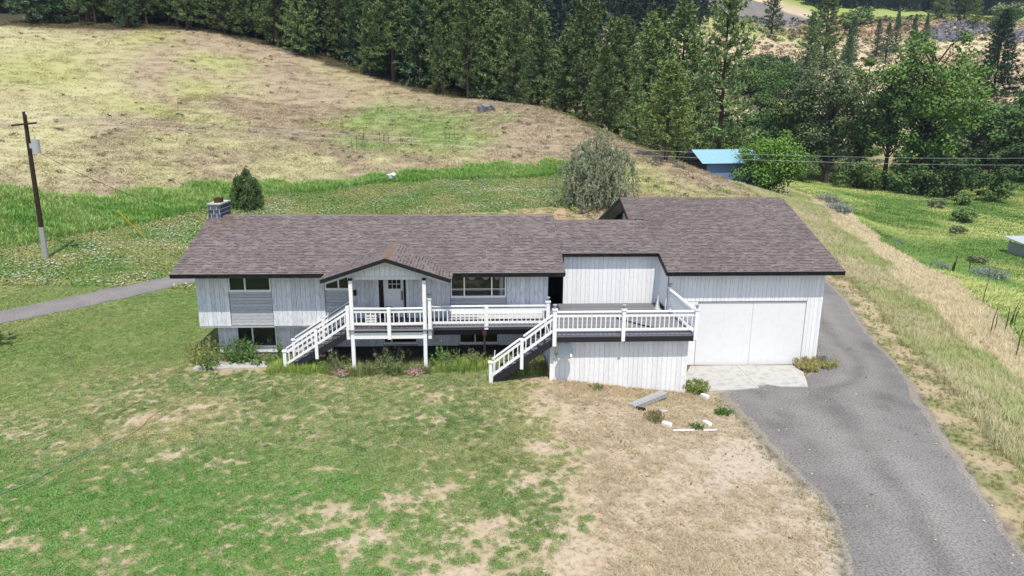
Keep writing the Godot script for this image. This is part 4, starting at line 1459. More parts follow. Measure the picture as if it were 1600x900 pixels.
func build_valley_trees() -> void:
	var bright := Color(0.125, 0.21, 0.05)
	var mid := Color(0.095, 0.16, 0.05)
	var pale := Color(0.125, 0.165, 0.075)
	var dark := Color(0.06, 0.1, 0.037)
	plant("cottonwood_tree", "huge bright green cottonwood, the largest tree on the valley floor", "tree", broadleaf(31, 9.0, 0.1, 120, 15000, 0.58, bright, 0.35), 80.6, -95.6, 1.0, M.bark, M.leaf)
	plant("cottonwood_tree", "pale green feathery cottonwood left of the huge bright one", "tree", broadleaf(26, 7.6, 0.06, 74, 11000, 0.52, pale, 0.5), 67.2, -103.9, 1.0, M.pale_bark, M.leaf)
	plant("cottonwood_tree", "dark open cottonwood showing its trunk and limbs against the huge bright one", "tree", broadleaf(24.5, 6.4, 0.24, 50, 6000, 0.5, mid, 0.5), 75.0, -97.6, 1.0, M.bark, M.leaf)
	plant("cottonwood_tree", "dark green tree between the pale cottonwood and the round bright willow", "tree", broadleaf(21, 6.6, 0.04, 56, 7000, 0.52, mid * 0.85, 0.35), 60.5, -109.5, 1.0, M.bark, M.leaf)
	plant("cottonwood_tree", "green tree with yellow tips just behind the pale cottonwood", "tree", broadleaf(24, 6.5, 0.1, 56, 7000, 0.55, bright * 0.8, 0.4), 76.5, -110, 1.0, M.bark, M.leaf)
	plant("willow_shrub", "big rounded bright green willow beside the blue-roofed shed", "shrub", broadleaf(8.2, 4.6, 0.0, 100, 11000, 0.3, Color(0.13, 0.235, 0.045), 0.35, 4), 35.6, -56.5, 1.0, M.bark, M.leaf)
	plant("shrub", "dense dark shrub alone in the meadow at the far right", "shrub", broadleaf(6.6, 4.1, 0.0, 26, 3000, 0.45, mid * 0.85, 0.35, 3), 86.8, -84.9, 1.0, M.bark, M.leaf)
	plant("shrub", "low bushy thicket at the foot of the dark open cottonwood", "shrub", broadleaf(6.0, 5.2, 0.0, 28, 3000, 0.5, mid, 0.35, 4), 69.6, -97, 1.0, M.bark, M.leaf)
	plant("shrub", "dark thicket under the huge bright cottonwood", "shrub", broadleaf(9.0, 6.5, 0.0, 32, 3600, 0.55, dark, 0.4, 4), 83.0, -90.5, 1.0, M.bark, M.leaf)
	plant("shrub", "leafy thicket just left of the huge cottonwood's foot", "shrub", broadleaf(6.5, 4.6, 0.0, 24, 2600, 0.5, mid, 0.4, 4), 77.5, -92.5, 1.0, M.bark, M.leaf)
	var bush := [broadleaf(8.5, 6.0, 0.0, 34, 4500, 0.5, mid, 0.4, 4), broadleaf(7.0, 5.5, 0.0, 30, 4200, 0.5, dark * 1.15, 0.4, 4), broadleaf(7.5, 5.0, 0.0, 28, 4000, 0.48, Color(0.11, 0.14, 0.07), 0.5, 4)]
	for t in from_left([[102, -108, 1.5, 0], [109, -110, 1.6, 1], [112, -100, 1.3, 0], [103, -99, 1.1, 1], [97, -110, 1.3, 2], [116, -112, 1.5, 0], [91, -112, 1.4, 1], [107, -120, 1.2, 0]]):
		plant("creek_bush", "green bush right of the huge cottonwood, %s from the left" % t[-1], "bush", bush[t[3]], t[0], t[1], t[2], M.bark, M.leaf, "bushes right of the cottonwood")
	for t in from_left([[56, -118, 1.3, 1], [62, -122, 1.4, 0], [50, -122, 1.2, 1], [68, -121, 1.3, 2], [73, -124, 1.4, 1], [83, -122, 1.1, 0], [53, -108, 1.0, 0], [47, -112, 1.0, 1], [60, -100, 0.7, 0], [58, -134, 0.9, 2], [75, -138, 0.9, 2], [46, -128, 1.2, 0]]):
		plant("creek_bush", "dark bush in the creek thicket behind the shed, %s from the left" % t[-1], "bush", bush[t[3]], t[0], t[1], t[2], M.bark, M.leaf, "bushes along the creek behind the shed")
	for t in from_left([[88.9, -196, 1.25, 2], [83, -188, 1.2, 0], [94.2, -192, 1.3, 2], [79, -180, 1.25, 1], [87, -178, 1.3, 0], [92, -172, 1.3, 2], [76, -165, 1.2, 0]]):
		plant("slope_bush", "rounded bush on the slope above the shed, %s from the left" % t[-1], "bush", bush[t[3]], t[0], t[1], t[2], M.bark, M.leaf, "bushes on the slope above the shed")
	bush = [broadleaf(8, 6.0, 0.0, 24, 1500, 1.1, Color(0.15, 0.22, 0.075), 0.5, 4), bush[1], broadleaf(7, 5.5, 0.0, 22, 1300, 1.1, Color(0.2, 0.23, 0.12), 0.5, 4)]
	for t in from_left([[58, -52, 0.2, 2], [66, -62, 0.3, 0], [70, -74, 0.26, 2], [78, -80, 0.3, 0], [49, -36, 0.18, 2]]):
		plant("meadow_bush", "low rough bush standing in the meadow, %s from the left" % t[-1], "bush", bush[t[3]], t[0], t[1], t[2], M.bark, M.leaf, "low bushes in the meadow")
	# conifers on the far hillside
	var slope := [
		[118.3, -261.9, 21, 4, 1.1, "single dense conifer on the bare brow of the far hillside"],
		[115.7, -209.9, 29, 0, 1.15, "tall dark pine in front of the tan hillside, tallest there"],
		[105.5, -198.2, 21, 2, 1.0, "shorter pine touching the left side of the tallest hillside pine"],
		[196.1, -275.5, 19, 2, 1.15, "dark pine at the top edge of the picture above the rocky bank"],
		[194.9, -259, 15, 4, 1.2, "middle one of three pines in a row above the rocky bank"],
		[189.4, -244.2, 11, 2, 1.3, "smallest of three pines in a row above the rocky bank"],
		[170.5, -318, 8, 4, 1.4, "small dark pine by itself on the bald top of the far hillside"],
	]
	for t in slope:
		plant("pine_tree", t[5], "pine tree", pines[t[3]], t[0], t[1], t[2] / 20.0, M.bark, M.needle, "", t[4])
	for t in from_left([[126, -214, 13], [131, -222, 15], [142.4, -226, 13], [150, -228, 14], [155, -226, 12], [121, -204, 12], [139, -214, 13], [162, -230, 11], [98, -184, 11], [147, -212, 12]]):
		plant("fir_tree", "pointed young conifer below the tan hillside, %s from the left" % t[-1], "fir tree", firs[rng.randi() % 3], t[0], t[1], t[2] / 20.0, M.bark, M.needle, "young conifers below the tan hillside", 1.1)
	plant("fir_tree", "large layered dark fir right of the huge cottonwood", "fir tree", conifer(20, 0.02, 5.8, 130, 12, 9, 0.7, 0.25, Color(0.04, 0.075, 0.036), 0.22), 141.0, -162.5, 1.12, M.bark, M.needle)
	for t in [[174.5, -302, 1.1, 0], [168, -296, 0.9, 0], [250, -306, 1.4, 1], [236, -290, 1.2, 2], [228, -276, 1.0, 1], [198, -240, 0.9, 1]]:
		plant("slope_bush", "green bush on the upper far hillside", "bush", bush[t[3]], t[0], t[1], t[2], M.bark, M.leaf, "bushes on the upper far hillside")
	plant("slope_bush", "grey-green bush at the foot of the layered dark fir", "bush", bush[2], 149, -158, 1.0, M.bark, M.leaf)
	plant("slope_bush", "long low bush under the tan slope right of the layered dark fir", "bush", bush[0], 163, -172, 0.8, M.bark, M.leaf)
	# rocky banks
	var rock := Soup.new()
	for i in 3:
		var b := Basis(rand_dir(), 0.7 + i)
		rock.box(Transform3D(b, Vector3(0, 0.2, 0)), Vector3(1.5, 1.0, 1.2), Color.WHITE)
	var spots := []
	for i in 420:
		var a := rng.randf() * TAU
		var r := sqrt(rng.randf())
		if i < 230:
			spots.append([182.0 + cos(a) * r * 17.0, -243.0 + sin(a) * r * 9.0 - cos(a) * r * 5.0, rng.randf_range(0.5, 1.5)])
		elif i < 330:
			spots.append([197.0 + cos(a) * r * 9.0, -226.0 + sin(a) * r * 9.0, rng.randf_range(0.5, 1.5)])
		else:
			spots.append([rng.randf_range(130, 200), rng.randf_range(-330, -255), rng.randf_range(0.3, 1.0)])
	scatter("talus_rocks", "grey broken rocks strewn on the far hillside bank", "rocks", rock.mesh(), M.rock, spots, Color(0.17, 0.165, 0.175), 0.3)


# ---------------------------------------------------------------- plants near the house
# weeds: upright stems with leaves
func weed(h: float, r: float, stems: int, leaves: int, size: float, col: Color, seedy := 0.0) -> ArrayMesh:
	var s := Soup.new()
	for i in stems:
		var a := rng.randf() * TAU
		var q := sqrt(rng.randf()) * r
		var foot := Vector3(cos(a) * q * 0.6, -0.05, sin(a) * q * 0.6)
		var top := Vector3(cos(a) * q * 1.25, h * rng.randf_range(0.6, 1.05) * (1.0 - 0.35 * q / r), sin(a) * q * 1.25) + Vector3(rng.randf_range(-0.1, 0.1), 0, rng.randf_range(-0.1, 0.1)) * h
		s.tube([foot, foot.lerp(top, 0.6) + Vector3.UP * 0.04, top], [0.012, 0.009, 0.004], 3, col * 0.9, false)
		for j in leaves:
			var t := lerpf(0.12, 1.0, (j + rng.randf()) / leaves)
			var p := foot.lerp(top, t)
			var d := (rand_dir() + Vector3.UP * 0.35).normalized()
			var w := d.cross(rand_dir()).normalized()
			var e := size * rng.randf_range(0.6, 1.2) * (1.1 - 0.4 * t)
			var c := vary(col, 0.2)
			s.quad(p, p + d * e * 0.5 + w * e * 0.24, p + d * e, p + d * e * 0.5 - w * e * 0.24, c)
		if seedy > 0.0:
			for j in 8:
				var p := top + rand_dir() * 0.06
				var w := rand_dir() * 0.025
				s.tri(p - w, p + w, p + Vector3.UP * 0.09 + rand_dir() * 0.03, Color(0.25, 0.2, 0.12).lerp(col, 1.0 - seedy))
	return s.mesh()


func one(called: String, label: String, category: String, mesh: Mesh, material: Material, x: float, z: float, turn := 0.0, lift := 0.0, group := "") -> MeshInstance3D:
	var o := put(called, mesh, material, self, Transform3D(Basis(Vector3.UP, turn), Vector3(x, gy(x, z) + lift, z)))
	tag(o, label, category, group)
	return o


func build_yard_plants() -> void:
	var juniper := plant("juniper", "large grey-green weeping juniper on the slope behind the house", "bush", weeping(6.5, 3.4, 2300, Color(0.22, 0.25, 0.155), 20), 9.7, -30.3, 1.0, M.bark, M.needle)
	plant("small_conifer", "small dark round-topped conifer on the lawn behind the chimney", "bush", weeping(4.1, 1.5, 1100, Color(0.075, 0.125, 0.042), 6), -20.4, -33.2, 1.0, M.bark, M.needle)
	plant("yard_tree", "conifer beyond the left side of the lawn, shading the grass", "tree", conifer(9.0, 0.06, 3.1, 110, 12, 9, 0.5, 0.3, Color(0.08, 0.12, 0.045), 0.3), -24.9, -0.5, 1.0, M.bark, M.needle)
	var leafy := Color(0.11, 0.2, 0.06)
	one("leafy_bush", "bushy dark green plant before the lower window at the left corner", "bush", weed(1.25, 0.75, 70, 16, 0.17, leafy), M.leaf, -11.15, -0.5)
	one("leafy_bush", "low leafy plant between the bushy one and the porch stairs", "bush", weed(0.55, 0.55, 30, 10, 0.17, leafy * 1.1), M.leaf, -10.05, -0.15)
	one("weed_clump", "tall yellowish weeds at the left corner of the house", "weeds", weed(1.25, 0.6, 40, 9, 0.17, Color(0.28, 0.31, 0.1), 0.5), M.leaf, -12.6, -0.2)
	one("weed_clump", "green weeds in the grass left of the house corner", "weeds", weed(0.9, 0.5, 34, 9, 0.16, Color(0.15, 0.23, 0.07), 0.2), M.leaf, -12.2, 0.35)
	one("leafy_stalk", "tall leafy stalk standing beside the foot of the porch stairs", "weeds", weed(1.5, 0.2, 8, 26, 0.16, leafy * 1.2), M.leaf, -9.25, -0.25)
	one("leafy_stalk", "tall leafy stalks right of the porch under the walkway", "weeds", weed(1.5, 0.45, 12, 22, 0.16, leafy * 1.3), M.leaf, -2.2, 0.55)
	one("weed_clump", "sprawling grey-green weeds under the middle of the porch", "weeds", weed(1.15, 0.85, 46, 12, 0.16, Color(0.16, 0.22, 0.09), 0.7), M.leaf, -4.35, 0.75)
	one("weed_clump", "dark weeds beneath the porch stairs", "weeds", weed(0.95, 0.6, 36, 10, 0.16, Color(0.14, 0.2, 0.08), 0.4), M.leaf, -6.6, 0.75)
	one("weed_clump", "weeds with pale seed heads under the walkway left of the brown prop", "weeds", weed(0.9, 0.8, 44, 11, 0.15, Color(0.16, 0.24, 0.08), 0.6), M.leaf, -1.1, 0.75)
	one("weed_clump", "dry-topped weeds under the deck stairs", "weeds", weed(0.8, 0.7, 40, 9, 0.14, Color(0.22, 0.24, 0.1), 0.8), M.leaf, 1.4, 1.7)
	var mound := weed(0.42, 0.42, 150, 5, 0.1, Color(0.58, 0.41, 0.35))
	one("dry_mound", "small pinkish dried mound plant left of the left porch post", "bush", mound, M.leaf, -6.3, 1.15)
	one("dry_mound", "small pinkish dried mound plant left of the right porch post", "bush", mound, M.leaf, -3.2, 1.15)
	one("weed_clump", "bright green bushy weed between the store room corner and the concrete apron", "weeds", weed(0.6, 0.42, 60, 8, 0.15, Color(0.2, 0.27, 0.06), 0.3), M.leaf, 8.55, 2.75)
	one("weed_clump", "yellowed weeds at the right corner of the garage door", "weeds", weed(0.5, 0.6, 80, 7, 0.16, Color(0.42, 0.38, 0.15), 0.3), M.leaf, 14.75, -0.05)
	one("weed_clump", "yellow-green weeds growing around the blue cloth", "weeds", weed(0.42, 0.5, 60, 7, 0.15, Color(0.36, 0.36, 0.13), 0.3), M.leaf, 15.55, -0.25)
	one("weed_clump", "bright green low weed at the driveway edge near the white blocks", "weeds", weed(0.3, 0.3, 40, 7, 0.13, Color(0.07, 0.17, 0.03)), M.leaf, 8.9, 4.9)
	one("weed_clump", "little green weed between the two white pipes", "weeds", weed(0.24, 0.26, 30, 6, 0.12, Color(0.09, 0.17, 0.05)), M.leaf, 7.45, 6.3)
	one("weed_clump", "thin yellowish weed near the left white block", "weeds", weed(0.4, 0.3, 26, 5, 0.13, Color(0.16, 0.16, 0.06), 0.5), M.leaf, 6.0, 5.9)
	one("weed_clump", "small green tuft on the bare ground below the store room wall", "weeds", weed(0.22, 0.3, 30, 6, 0.12, Color(0.13, 0.19, 0.045)), M.leaf, 4.2, 3.3)
	var sage := weed(0.9, 0.9, 110, 9, 0.16, Color(0.26, 0.29, 0.245))
	for t in [[45.8, -61.0, 1.7, "grey sagebrush at the far end of the path right of the garage"], [39.6, -46.5, 1.6, "grey sagebrush nearest the camera beside the tan path"], [41.5, -49.5, 1.6, "grey sagebrush between the other two beside the tan path"], [42.8, -40.0, 0.9, "small blue-green sagebrush in the pale dry grass strip"], [44.5, -28.5, 1.6, "grey bush in the meadow right of the leaning fence posts"], [40.5, -29.5, 1.0, "small grey bush behind the leaning fence posts"]]:
		var o := one("sagebrush", t[3], "bush", sage, M.leaf, t[0], t[1])
		o.scale = Vector3.ONE * t[2]


# ---------------------------------------------------------------- small things
func wire(called: String, label: String, a: Vector3, b: Vector3, sag: float, r: float, material: Material, group := "") -> void:
	var s := Soup.new()
	var pts := []
	var rad := []
	for i in 33:
		var t := i / 32.0
		pts.append(a.lerp(b, t) - Vector3.UP * sag * 4.0 * t * (1.0 - t) - a)
		rad.append(r)
	s.tube(pts, rad, 5, Color.WHITE, false)
	tag(put(called, s.mesh(), material, self, Transform3D(Basis.IDENTITY, a)), label, "wire", group)


func build_small_things() -> void:
	# utility pole
	var pb := Vector3(-28.78, gy(-28.78, -17.17), -17.17)
	var p := thing("utility_pole", "brown wooden utility pole with crossarm and grey transformer", "utility pole", pb)
	var s := Soup.new()
	s.tube([Vector3(0, 2.1, 0), Vector3(0.02, 6, 0), Vector3(0.05, 9.4, 0)], [0.155, 0.135, 0.11], 10, Color.WHITE)
	put("pole", s.mesh(), M.pole, p)
	s = Soup.new()
	s.tube([Vector3(0, -0.4, 0), Vector3(0, 2.12, 0)], [0.17, 0.158], 10, Color.WHITE)
	put("pale_butt", s.mesh(), M.gray_wood, p)
	beam("crossarm", pb + Vector3(-0.72, 8.55, 0.2), pb + Vector3(0.78, 8.72, 0.12), 0.09, 0.11, M.pole, p)
	for k in [[-0.68, 8.62, 0.2], [0.7, 8.78, 0.12], [-0.2, 9.1, 0.1], [0.22, 9.22, 0.1]]:
		s = Soup.new()
		s.tube([Vector3(0, 0, 0), Vector3(0, 0.07, 0), Vector3(0, 0.1, 0), Vector3(0, 0.17, 0)], [0.02, 0.05, 0.03, 0.045], 8, Color.WHITE)
		put("insulator", s.mesh(), M.trim, p, Transform3D(Basis.IDENTITY, Vector3(k[0], k[1], k[2])))
	s = Soup.new()
	s.tube([Vector3(0, 0, 0), Vector3(0, 0.04, 0), Vector3(0, 0.78, 0), Vector3(0, 0.84, 0)], [0.2, 0.23, 0.23, 0.18], 14, Color.WHITE)
	s.tube([Vector3(0, 0.8, 0), Vector3(0, 1.05, 0)], [0.05, 0.035], 8, Color.WHITE)
	put("transformer", s.mesh(), M.metal, p, Transform3D(Basis.IDENTITY, Vector3(0.52, 6.85, 0.12)))
	beam("bracket", pb + Vector3(0.08, 7.3, 0.05), pb + Vector3(0.34, 7.3, 0.12), 0.08, 0.3, M.metal, p)
	# wires
	var white := mat(lin(0.55, 0.55, 0.55), 0.5)
	wire("power_line", "upper of the two thin power lines crossing behind the house", pb + Vector3(0.22, 9.4, 0.1), Vector3(69.0, 6.35, -55.3), 0.9, 0.01, white)
	wire("power_line", "lower of the two thin power lines crossing behind the house", pb + Vector3(0.7, 8.95, 0.12), Vector3(69.1, 5.5, -55.2), 0.75, 0.01, white)
	wire("service_drop", "dark cable from the transformer towards the roof corner", pb + Vector3(0.6, 6.9, 0.1), Vector3(-12.9, 4.5, -10.2), 0.5, 0.012, M.black)
	var anchor := Vector3(-25.3, gy(-25.3, -23.6), -23.6)
	var top := pb + Vector3(0.05, 9.0, 0)
	wire("guy_wire", "thin steel guy wire from the pole top down to the yellow guard", top, anchor.lerp(top, 0.25), 0.0, 0.008, M.metal)
	s = Soup.new()
	s.tube([Vector3.ZERO, (top - anchor) * 0.25], [0.045, 0.045], 8, Color.WHITE)
	tag(put("guy_guard", s.mesh(), mat(lin(0.65, 0.45, 0.02), 0.5), self, Transform3D(Basis.IDENTITY, anchor)), "yellow plastic guard tube on the guy wire anchor in the back lawn", "guy guard")
	# shed
	build_shed()
	# boulder and other pale stones
	var st := Soup.new()
	for i in 4:
		st.box(Transform3D(Basis(Vector3(0.3, 1, 0.1).normalized(), 0.5 + i * 0.4) * Basis(Vector3.RIGHT, 0.2 * i), Vector3((i - 1.5) * 0.42, 0.35 + 0.1 * (i % 2), 0)), Vector3(0.95 - 0.1 * i, 0.75 + 0.12 * (i % 2), 0.9), Color(0.22, 0.22, 0.235))
	var boulder := one("boulder", "pale grey boulder lying alone near the top of the grassy hill", "boulder", st.mesh(), M.rock, 1.1, -69.7)
	st = Soup.new()
	st.box(Transform3D(Basis(Vector3(0.2, 1, 0.3).normalized(), 0.6), Vector3(0, 0.18, 0)), Vector3(0.8, 0.4, 0.5), Color(0.6, 0.6, 0.58))
	st.box(Transform3D(Basis(Vector3(0.5, 1, 0.1).normalized(), 1.4), Vector3(0.2, 0.25, 0.05)), Vector3(0.5, 0.35, 0.4), Color(0.55, 0.55, 0.53))
	one("white_stone", "small white stone in the green ditch grass behind the house", "stone", st.mesh(), M.rock, -8.95, -42.3, 0.0, 0.35)
	# old timber, blocks and pipes on the bare ground
	s = Soup.new()
	s.box(Transform3D(Basis.IDENTITY, Vector3(0, 0.12, 0)), Vector3(2.05, 0.17, 0.36), Color.WHITE)
	s.box(Transform3D(Basis.IDENTITY, Vector3(-0.2, 0.215, 0.04)), Vector3(1.6, 0.02, 0.1), Color.WHITE)
	one("weathered_timber", "weathered grey timber lying on the bare ground before the store room", "timber", s.mesh(), M.gray_wood, 6.15, 4.2, 0.67)
	s = Soup.new()
	s.box(Transform3D(Basis.IDENTITY, Vector3(0, 0.06, 0)), Vector3(0.4, 0.12, 0.09), Color.WHITE)
	one("broken_stick", "dark broken stick beside the near end of the weathered timber", "stick", s.mesh(), M.pole, 5.65, 5.0, -0.5)
	var blk := Soup.new()
	blk.box(Transform3D(Basis.IDENTITY, Vector3(0, 0.07, 0)), Vector3(0.17, 0.16, 0.34), Color.WHITE)
	for t in [[8.75, 3.25, 0.5, "white concrete block beside the bushy weed at the apron corner"], [6.35, 6.25, 0.75, "white concrete block at the left end of the pipes on bare ground"], [7.95, 6.0, 0.4, "white concrete block at the right end of the pipes on bare ground"]]:
		one("concrete_block", t[3], "block", blk.mesh(), M.trim, t[0], t[1], t[2])
	for t in [[6.85, 6.62, 0.85, "longer white pipe lying on the bare ground between the blocks"], [7.9, 6.5, 0.5, "shorter white pipe lying before the right white block"]]:
		s = Soup.new()
		s.tube([Vector3(-t[2] * 0.5, 0.05, 0), Vector3(t[2] * 0.5, 0.05, -0.03)], [0.035, 0.035], 8, Color.WHITE)
		one("white_pipe", t[3], "pipe", s.mesh(), M.trim, t[0], t[1])
	s = Soup.new()
	s.box(Transform3D(Basis(Vector3(0.2, 1, 0).normalized(), 0.3), Vector3(0, 0.04, 0)), Vector3(0.3, 0.06, 0.2), Color.WHITE)
	one("flat_stone", "small pale flat stone between the timber and the left white block", "stone", s.mesh(), M.concrete, 6.55, 5.0)
	s = Soup.new()
	for i in 5:
		s.box(Transform3D(Basis(rand_dir(), 0.6), Vector3(rng.randf_range(-0.16, 0.16), 0.12, rng.randf_range(-0.12, 0.12))), Vector3(0.26, 0.05, 0.2), Color.WHITE)
	one("blue_cloth", "crumpled dark blue cloth in the weeds at the garage corner", "cloth", s.mesh(), mat(lin(0.03, 0.045, 0.12), 0.8), 15.55, -0.65, 0.0, 0.2)
	# hose over the lawn: the far end brown, the near end green
	var hose := [[-16.2, 13.2], [-14.55, 10.54], [-14.03, 9.58], [-13.52, 8.37], [-12.73, 7.07], [-12.5, 5.9], [-12.35, 4.92], [-11.8, 3.0], [-11.57, 1.87], [-11.53, 0.6]]
	for part in [[0, 5, mat(lin(0.12, 0.22, 0.15), 0.6), "green garden hose lying across the lower left lawn"], [4, 10, mat(lin(0.34, 0.26, 0.16), 0.7), "thin tan hose running from the green hose to the concrete pad"]]:
		var c := Curve3D.new()
		for i in range(part[0], part[1]):
			c.add_point(Vector3(hose[i][0], 0, hose[i][1]))
		s = Soup.new()
		var pts := []
		var rad := []
		for q in c.tessellate_even_length(4, 0.3):
			var w := nz_b.get_noise_2d(q.x * 2.0, q.z * 2.0) * 0.18
			pts.append(Vector3(q.x + w, gy(q.x + w, q.z) + 0.05, q.z))
			rad.append(0.014)
		s.tube(pts, rad, 6, Color.WHITE)
		tag(put("garden_hose", s.mesh(), part[2]), part[3], "hose")
	# satellite dish on the store room wall
	var d := thing("satellite_dish", "grey satellite dish on a bracket on the white store room wall", "satellite dish", Vector3(2.95, 1.75, 2.76))
	s = Soup.new()
	var aim := Basis(Vector3.UP, 0.12) * Basis(Vector3.RIGHT, -0.35)
	for i in 6:
		for k in 24:
			var q := []
			for e in [[i, k], [i + 1, k], [i + 1, k + 1], [i, k + 1]]:
				var r: float = e[0] / 6.0
				var a: float = TAU * e[1] / 24.0
				q.append(aim * Vector3(cos(a) * r * 0.31, sin(a) * r * 0.34, r * r * 0.06))
			s.quad(q[0], q[1], q[2], q[3], Color.WHITE)
	put("reflector", s.mesh(), mat(lin(0.12, 0.15, 0.18), 0.5), d, Transform3D(Basis.IDENTITY, Vector3(0, 0.35, 0.4)))
	s = Soup.new()
	s.tube([Vector3(0, 0.05, 0), Vector3(0, 0.06, 0.2), Vector3(0, 0.3, 0.26)], [0.025, 0.025, 0.025], 6, Color.WHITE)
	s.box(Transform3D(Basis.IDENTITY, Vector3(0, 0.05, 0.015)), Vector3(0.16, 0.2, 0.03), Color.WHITE)
	put("bracket", s.mesh(), M.metal, d)
	s = Soup.new()
	s.tube([Vector3(0, 0.1, 0.22), Vector3(0.12, 0.1, 0.5), Vector3(0.2, 0.22, 0.66)], [0.015, 0.015, 0.015], 6, Color.WHITE)
	put("arm", s.mesh(), M.metal, d)
	s = Soup.new()
	s.tube([Vector3(0.2, 0.2, 0.7), Vector3(0.2, 0.28, 0.6)], [0.05, 0.035], 8, Color.WHITE)
	put("receiver", s.mesh(), M.trim, d)
	s = Soup.new()
	s.box(Transform3D(Basis(Vector3.BACK, 0.5), Vector3(0, 0.02, 0.03)), Vector3(0.03, 0.3, 0.04), Color.WHITE)
	s.box(Transform3D(Basis(Vector3.BACK, -0.5), Vector3(0, 0.02, 0.03)), Vector3(0.03, 0.3, 0.04), Color.WHITE)
	s.box(Transform3D(Basis.IDENTITY, Vector3(0, -0.12, 0.015)), Vector3(0.2, 0.05, 0.03), Color.WHITE)
	tag(put("wall_bracket", s.mesh(), M.metal, self, Transform3D(Basis.IDENTITY, Vector3(2.62, 1.75, 2.76))), "small empty metal bracket on the wall left of the satellite dish", "bracket")
	# things on the deck
	var b := thing("bench", "long low white bench on the walkway under the wide window", "bench", Vector3(0.2, 2.38, -0.1))
	for z in [-0.16, -0.02, 0.12]:
		bx("seat_slat", Vector3(-1.9, 2.78, -0.16 + z), Vector3(2.3, 2.82, -0.04 + z), M.trim, b)
	for y in [2.66, 2.52]:
		bx("front_board", Vector3(-1.9, y, 0.06), Vector3(-0.5, y + 0.06, 0.09), M.trim, b)
	bx("front_board", Vector3(-0.5, 2.56, 0.06), Vector3(2.3, 2.74, 0.09), M.trim, b)
	for x in [-1.85, -0.5, 0.9, 2.22]:
		bx("leg", Vector3(x, 2.38, -0.28), Vector3(x + 0.07, 2.78, 0.06), M.trim, b)
	var ch := thing("chair", "dark chair standing before the front door behind the porch rail", "chair", Vector3(-4.35, 2.38, 0.1))
	bx("seat", Vector3(-4.6, 2.8, -0.15), Vector3(-4.1, 2.84, 0.33), M.black, ch)
	s = Soup.new()
	for i in 10:
		var a0 := PI * i / 10.0
		var a1 := PI * (i + 1) / 10.0
		s.tube([Vector3(cos(a0) * 0.27, 0.66 + sin(a0) * 0.2, 0.28), Vector3(cos(a1) * 0.27, 0.66 + sin(a1) * 0.2, 0.28)], [0.025, 0.025], 6, Color.WHITE)
	s.box(Transform3D(Basis.IDENTITY, Vector3(0, 0.62, 0.28)), Vector3(0.5, 0.36, 0.02), Color.WHITE)
	put("backrest", s.mesh(), M.black, ch)
	for x in [-4.58, -4.16]:
		for z in [-0.12, 0.28]:
			bx("leg", Vector3(x, 2.38, z), Vector3(x + 0.04, 2.8, z + 0.04), M.black, ch)
	var cr := thing("crate", "white slatted crate behind the left half of the porch rail", "crate", Vector3(-5.15, 2.38, 0.1))
	bx("body", Vector3(-5.38, 2.4, -0.1), Vector3(-4.92, 2.86, 0.3), M.deck[0], cr)
	for i in 4:
		bx("slat", Vector3(-5.4, 2.42 + i * 0.115, 0.3), Vector3(-4.9, 2.49 + i * 0.115, 0.325), M.trim, cr)
	for i in 3:
		bx("batten", Vector3(-5.38 + i * 0.2, 2.4, 0.326), Vector3(-5.33 + i * 0.2, 2.87, 0.345), M.trim, cr)
	s = Soup.new()
	s.tube([Vector3(0, 0, 0), Vector3(0, 0.03, 0), Vector3(0, 0.035, 0), Vector3(0, 0.62, 0)], [0.17, 0.17, 0.12, 0.02], 12, Color.WHITE)
	tag(put("white_cone", s.mesh(), M.trim, self, Transform3D(Basis.IDENTITY, Vector3(7.68, 2.7, -0.85))), "slim white cone standing on the deck by the garage side wall", "cone")
	s = Soup.new()
	s.tube([Vector3(0, 0.03, 0), Vector3(0.1, 0.03, 0.22), Vector3(0.44, 0.03, 0.6), Vector3(0.85, 0.03, 1.08), Vector3(1.35, 0.03, 1.55)], [0.03, 0.03, 0.03, 0.03, 0.03], 7, Color.WHITE)
	tag(put("black_hose", s.mesh(), M.black, self, Transform3D(Basis.IDENTITY, Vector3(5.5, 2.7, 0.65))), "short black hose lying on the big deck", "hose")
	# stake by the deck stairs
	s = Soup.new()
	s.tube([Vector3(0, -0.1, 0), Vector3(0.12, 1.45, 0)], [0.02, 0.02], 6, Color.WHITE)
	one("white_rod", "thin white rod leaning at the foot of the deck stairs", "rod", s.mesh(), M.trim, 0.0, 3.32)
	# downspout on the garage front
	# fence posts and mullein stalks on the bank
	for t in [[40.5, -27.6, 0.25, 1.2, "dark leaning fence post at the edge of the meadow, thicker of two"], [40.95, -27.9, 0.12, 1.8, "thin taller fence stake beside the thick leaning post"], [43.6, -29.6, 0.0, 1.3, "short fence stake in the meadow behind the leaning posts"]]:
		s = Soup.new()
		s.tube([Vector3(0, -0.2, 0), Vector3(t[2], t[3], 0)], [0.1 if t[3] < 1.25 else 0.035, 0.085 if t[3] < 1.25 else 0.03], 7, Color.WHITE)
		one("fence_post", t[4], "fence post", s.mesh(), M.pole, t[0], t[1])
	for i in 12:
		s = Soup.new()
		var hh := rng.randf_range(1.2, 2.1)
		s.tube([Vector3(0, 0, 0), Vector3(0.06, hh * 0.6, 0), Vector3(rng.randf_range(0.0, 0.3), hh, 0)], [0.022, 0.03, 0.012], 5, Color.WHITE)
		one("dead_stalk", "tall dead brown stalk standing in the dry grass of the bank", "stalk", s.mesh(), M.pole, [31.5, 32.2, 33.4, 33.7, 34.0, 34.6, 30.4, 29.0, 27.4, 36.4, 28.2, 35.1][i], [-10.6, -11.2, -11.8, -10.4, -12.2, -12.6, -7.0, -3.5, 1.0, -18.0, -1.0, -13.4][i], 0.0, 0.0, "dead stalks on the bank")
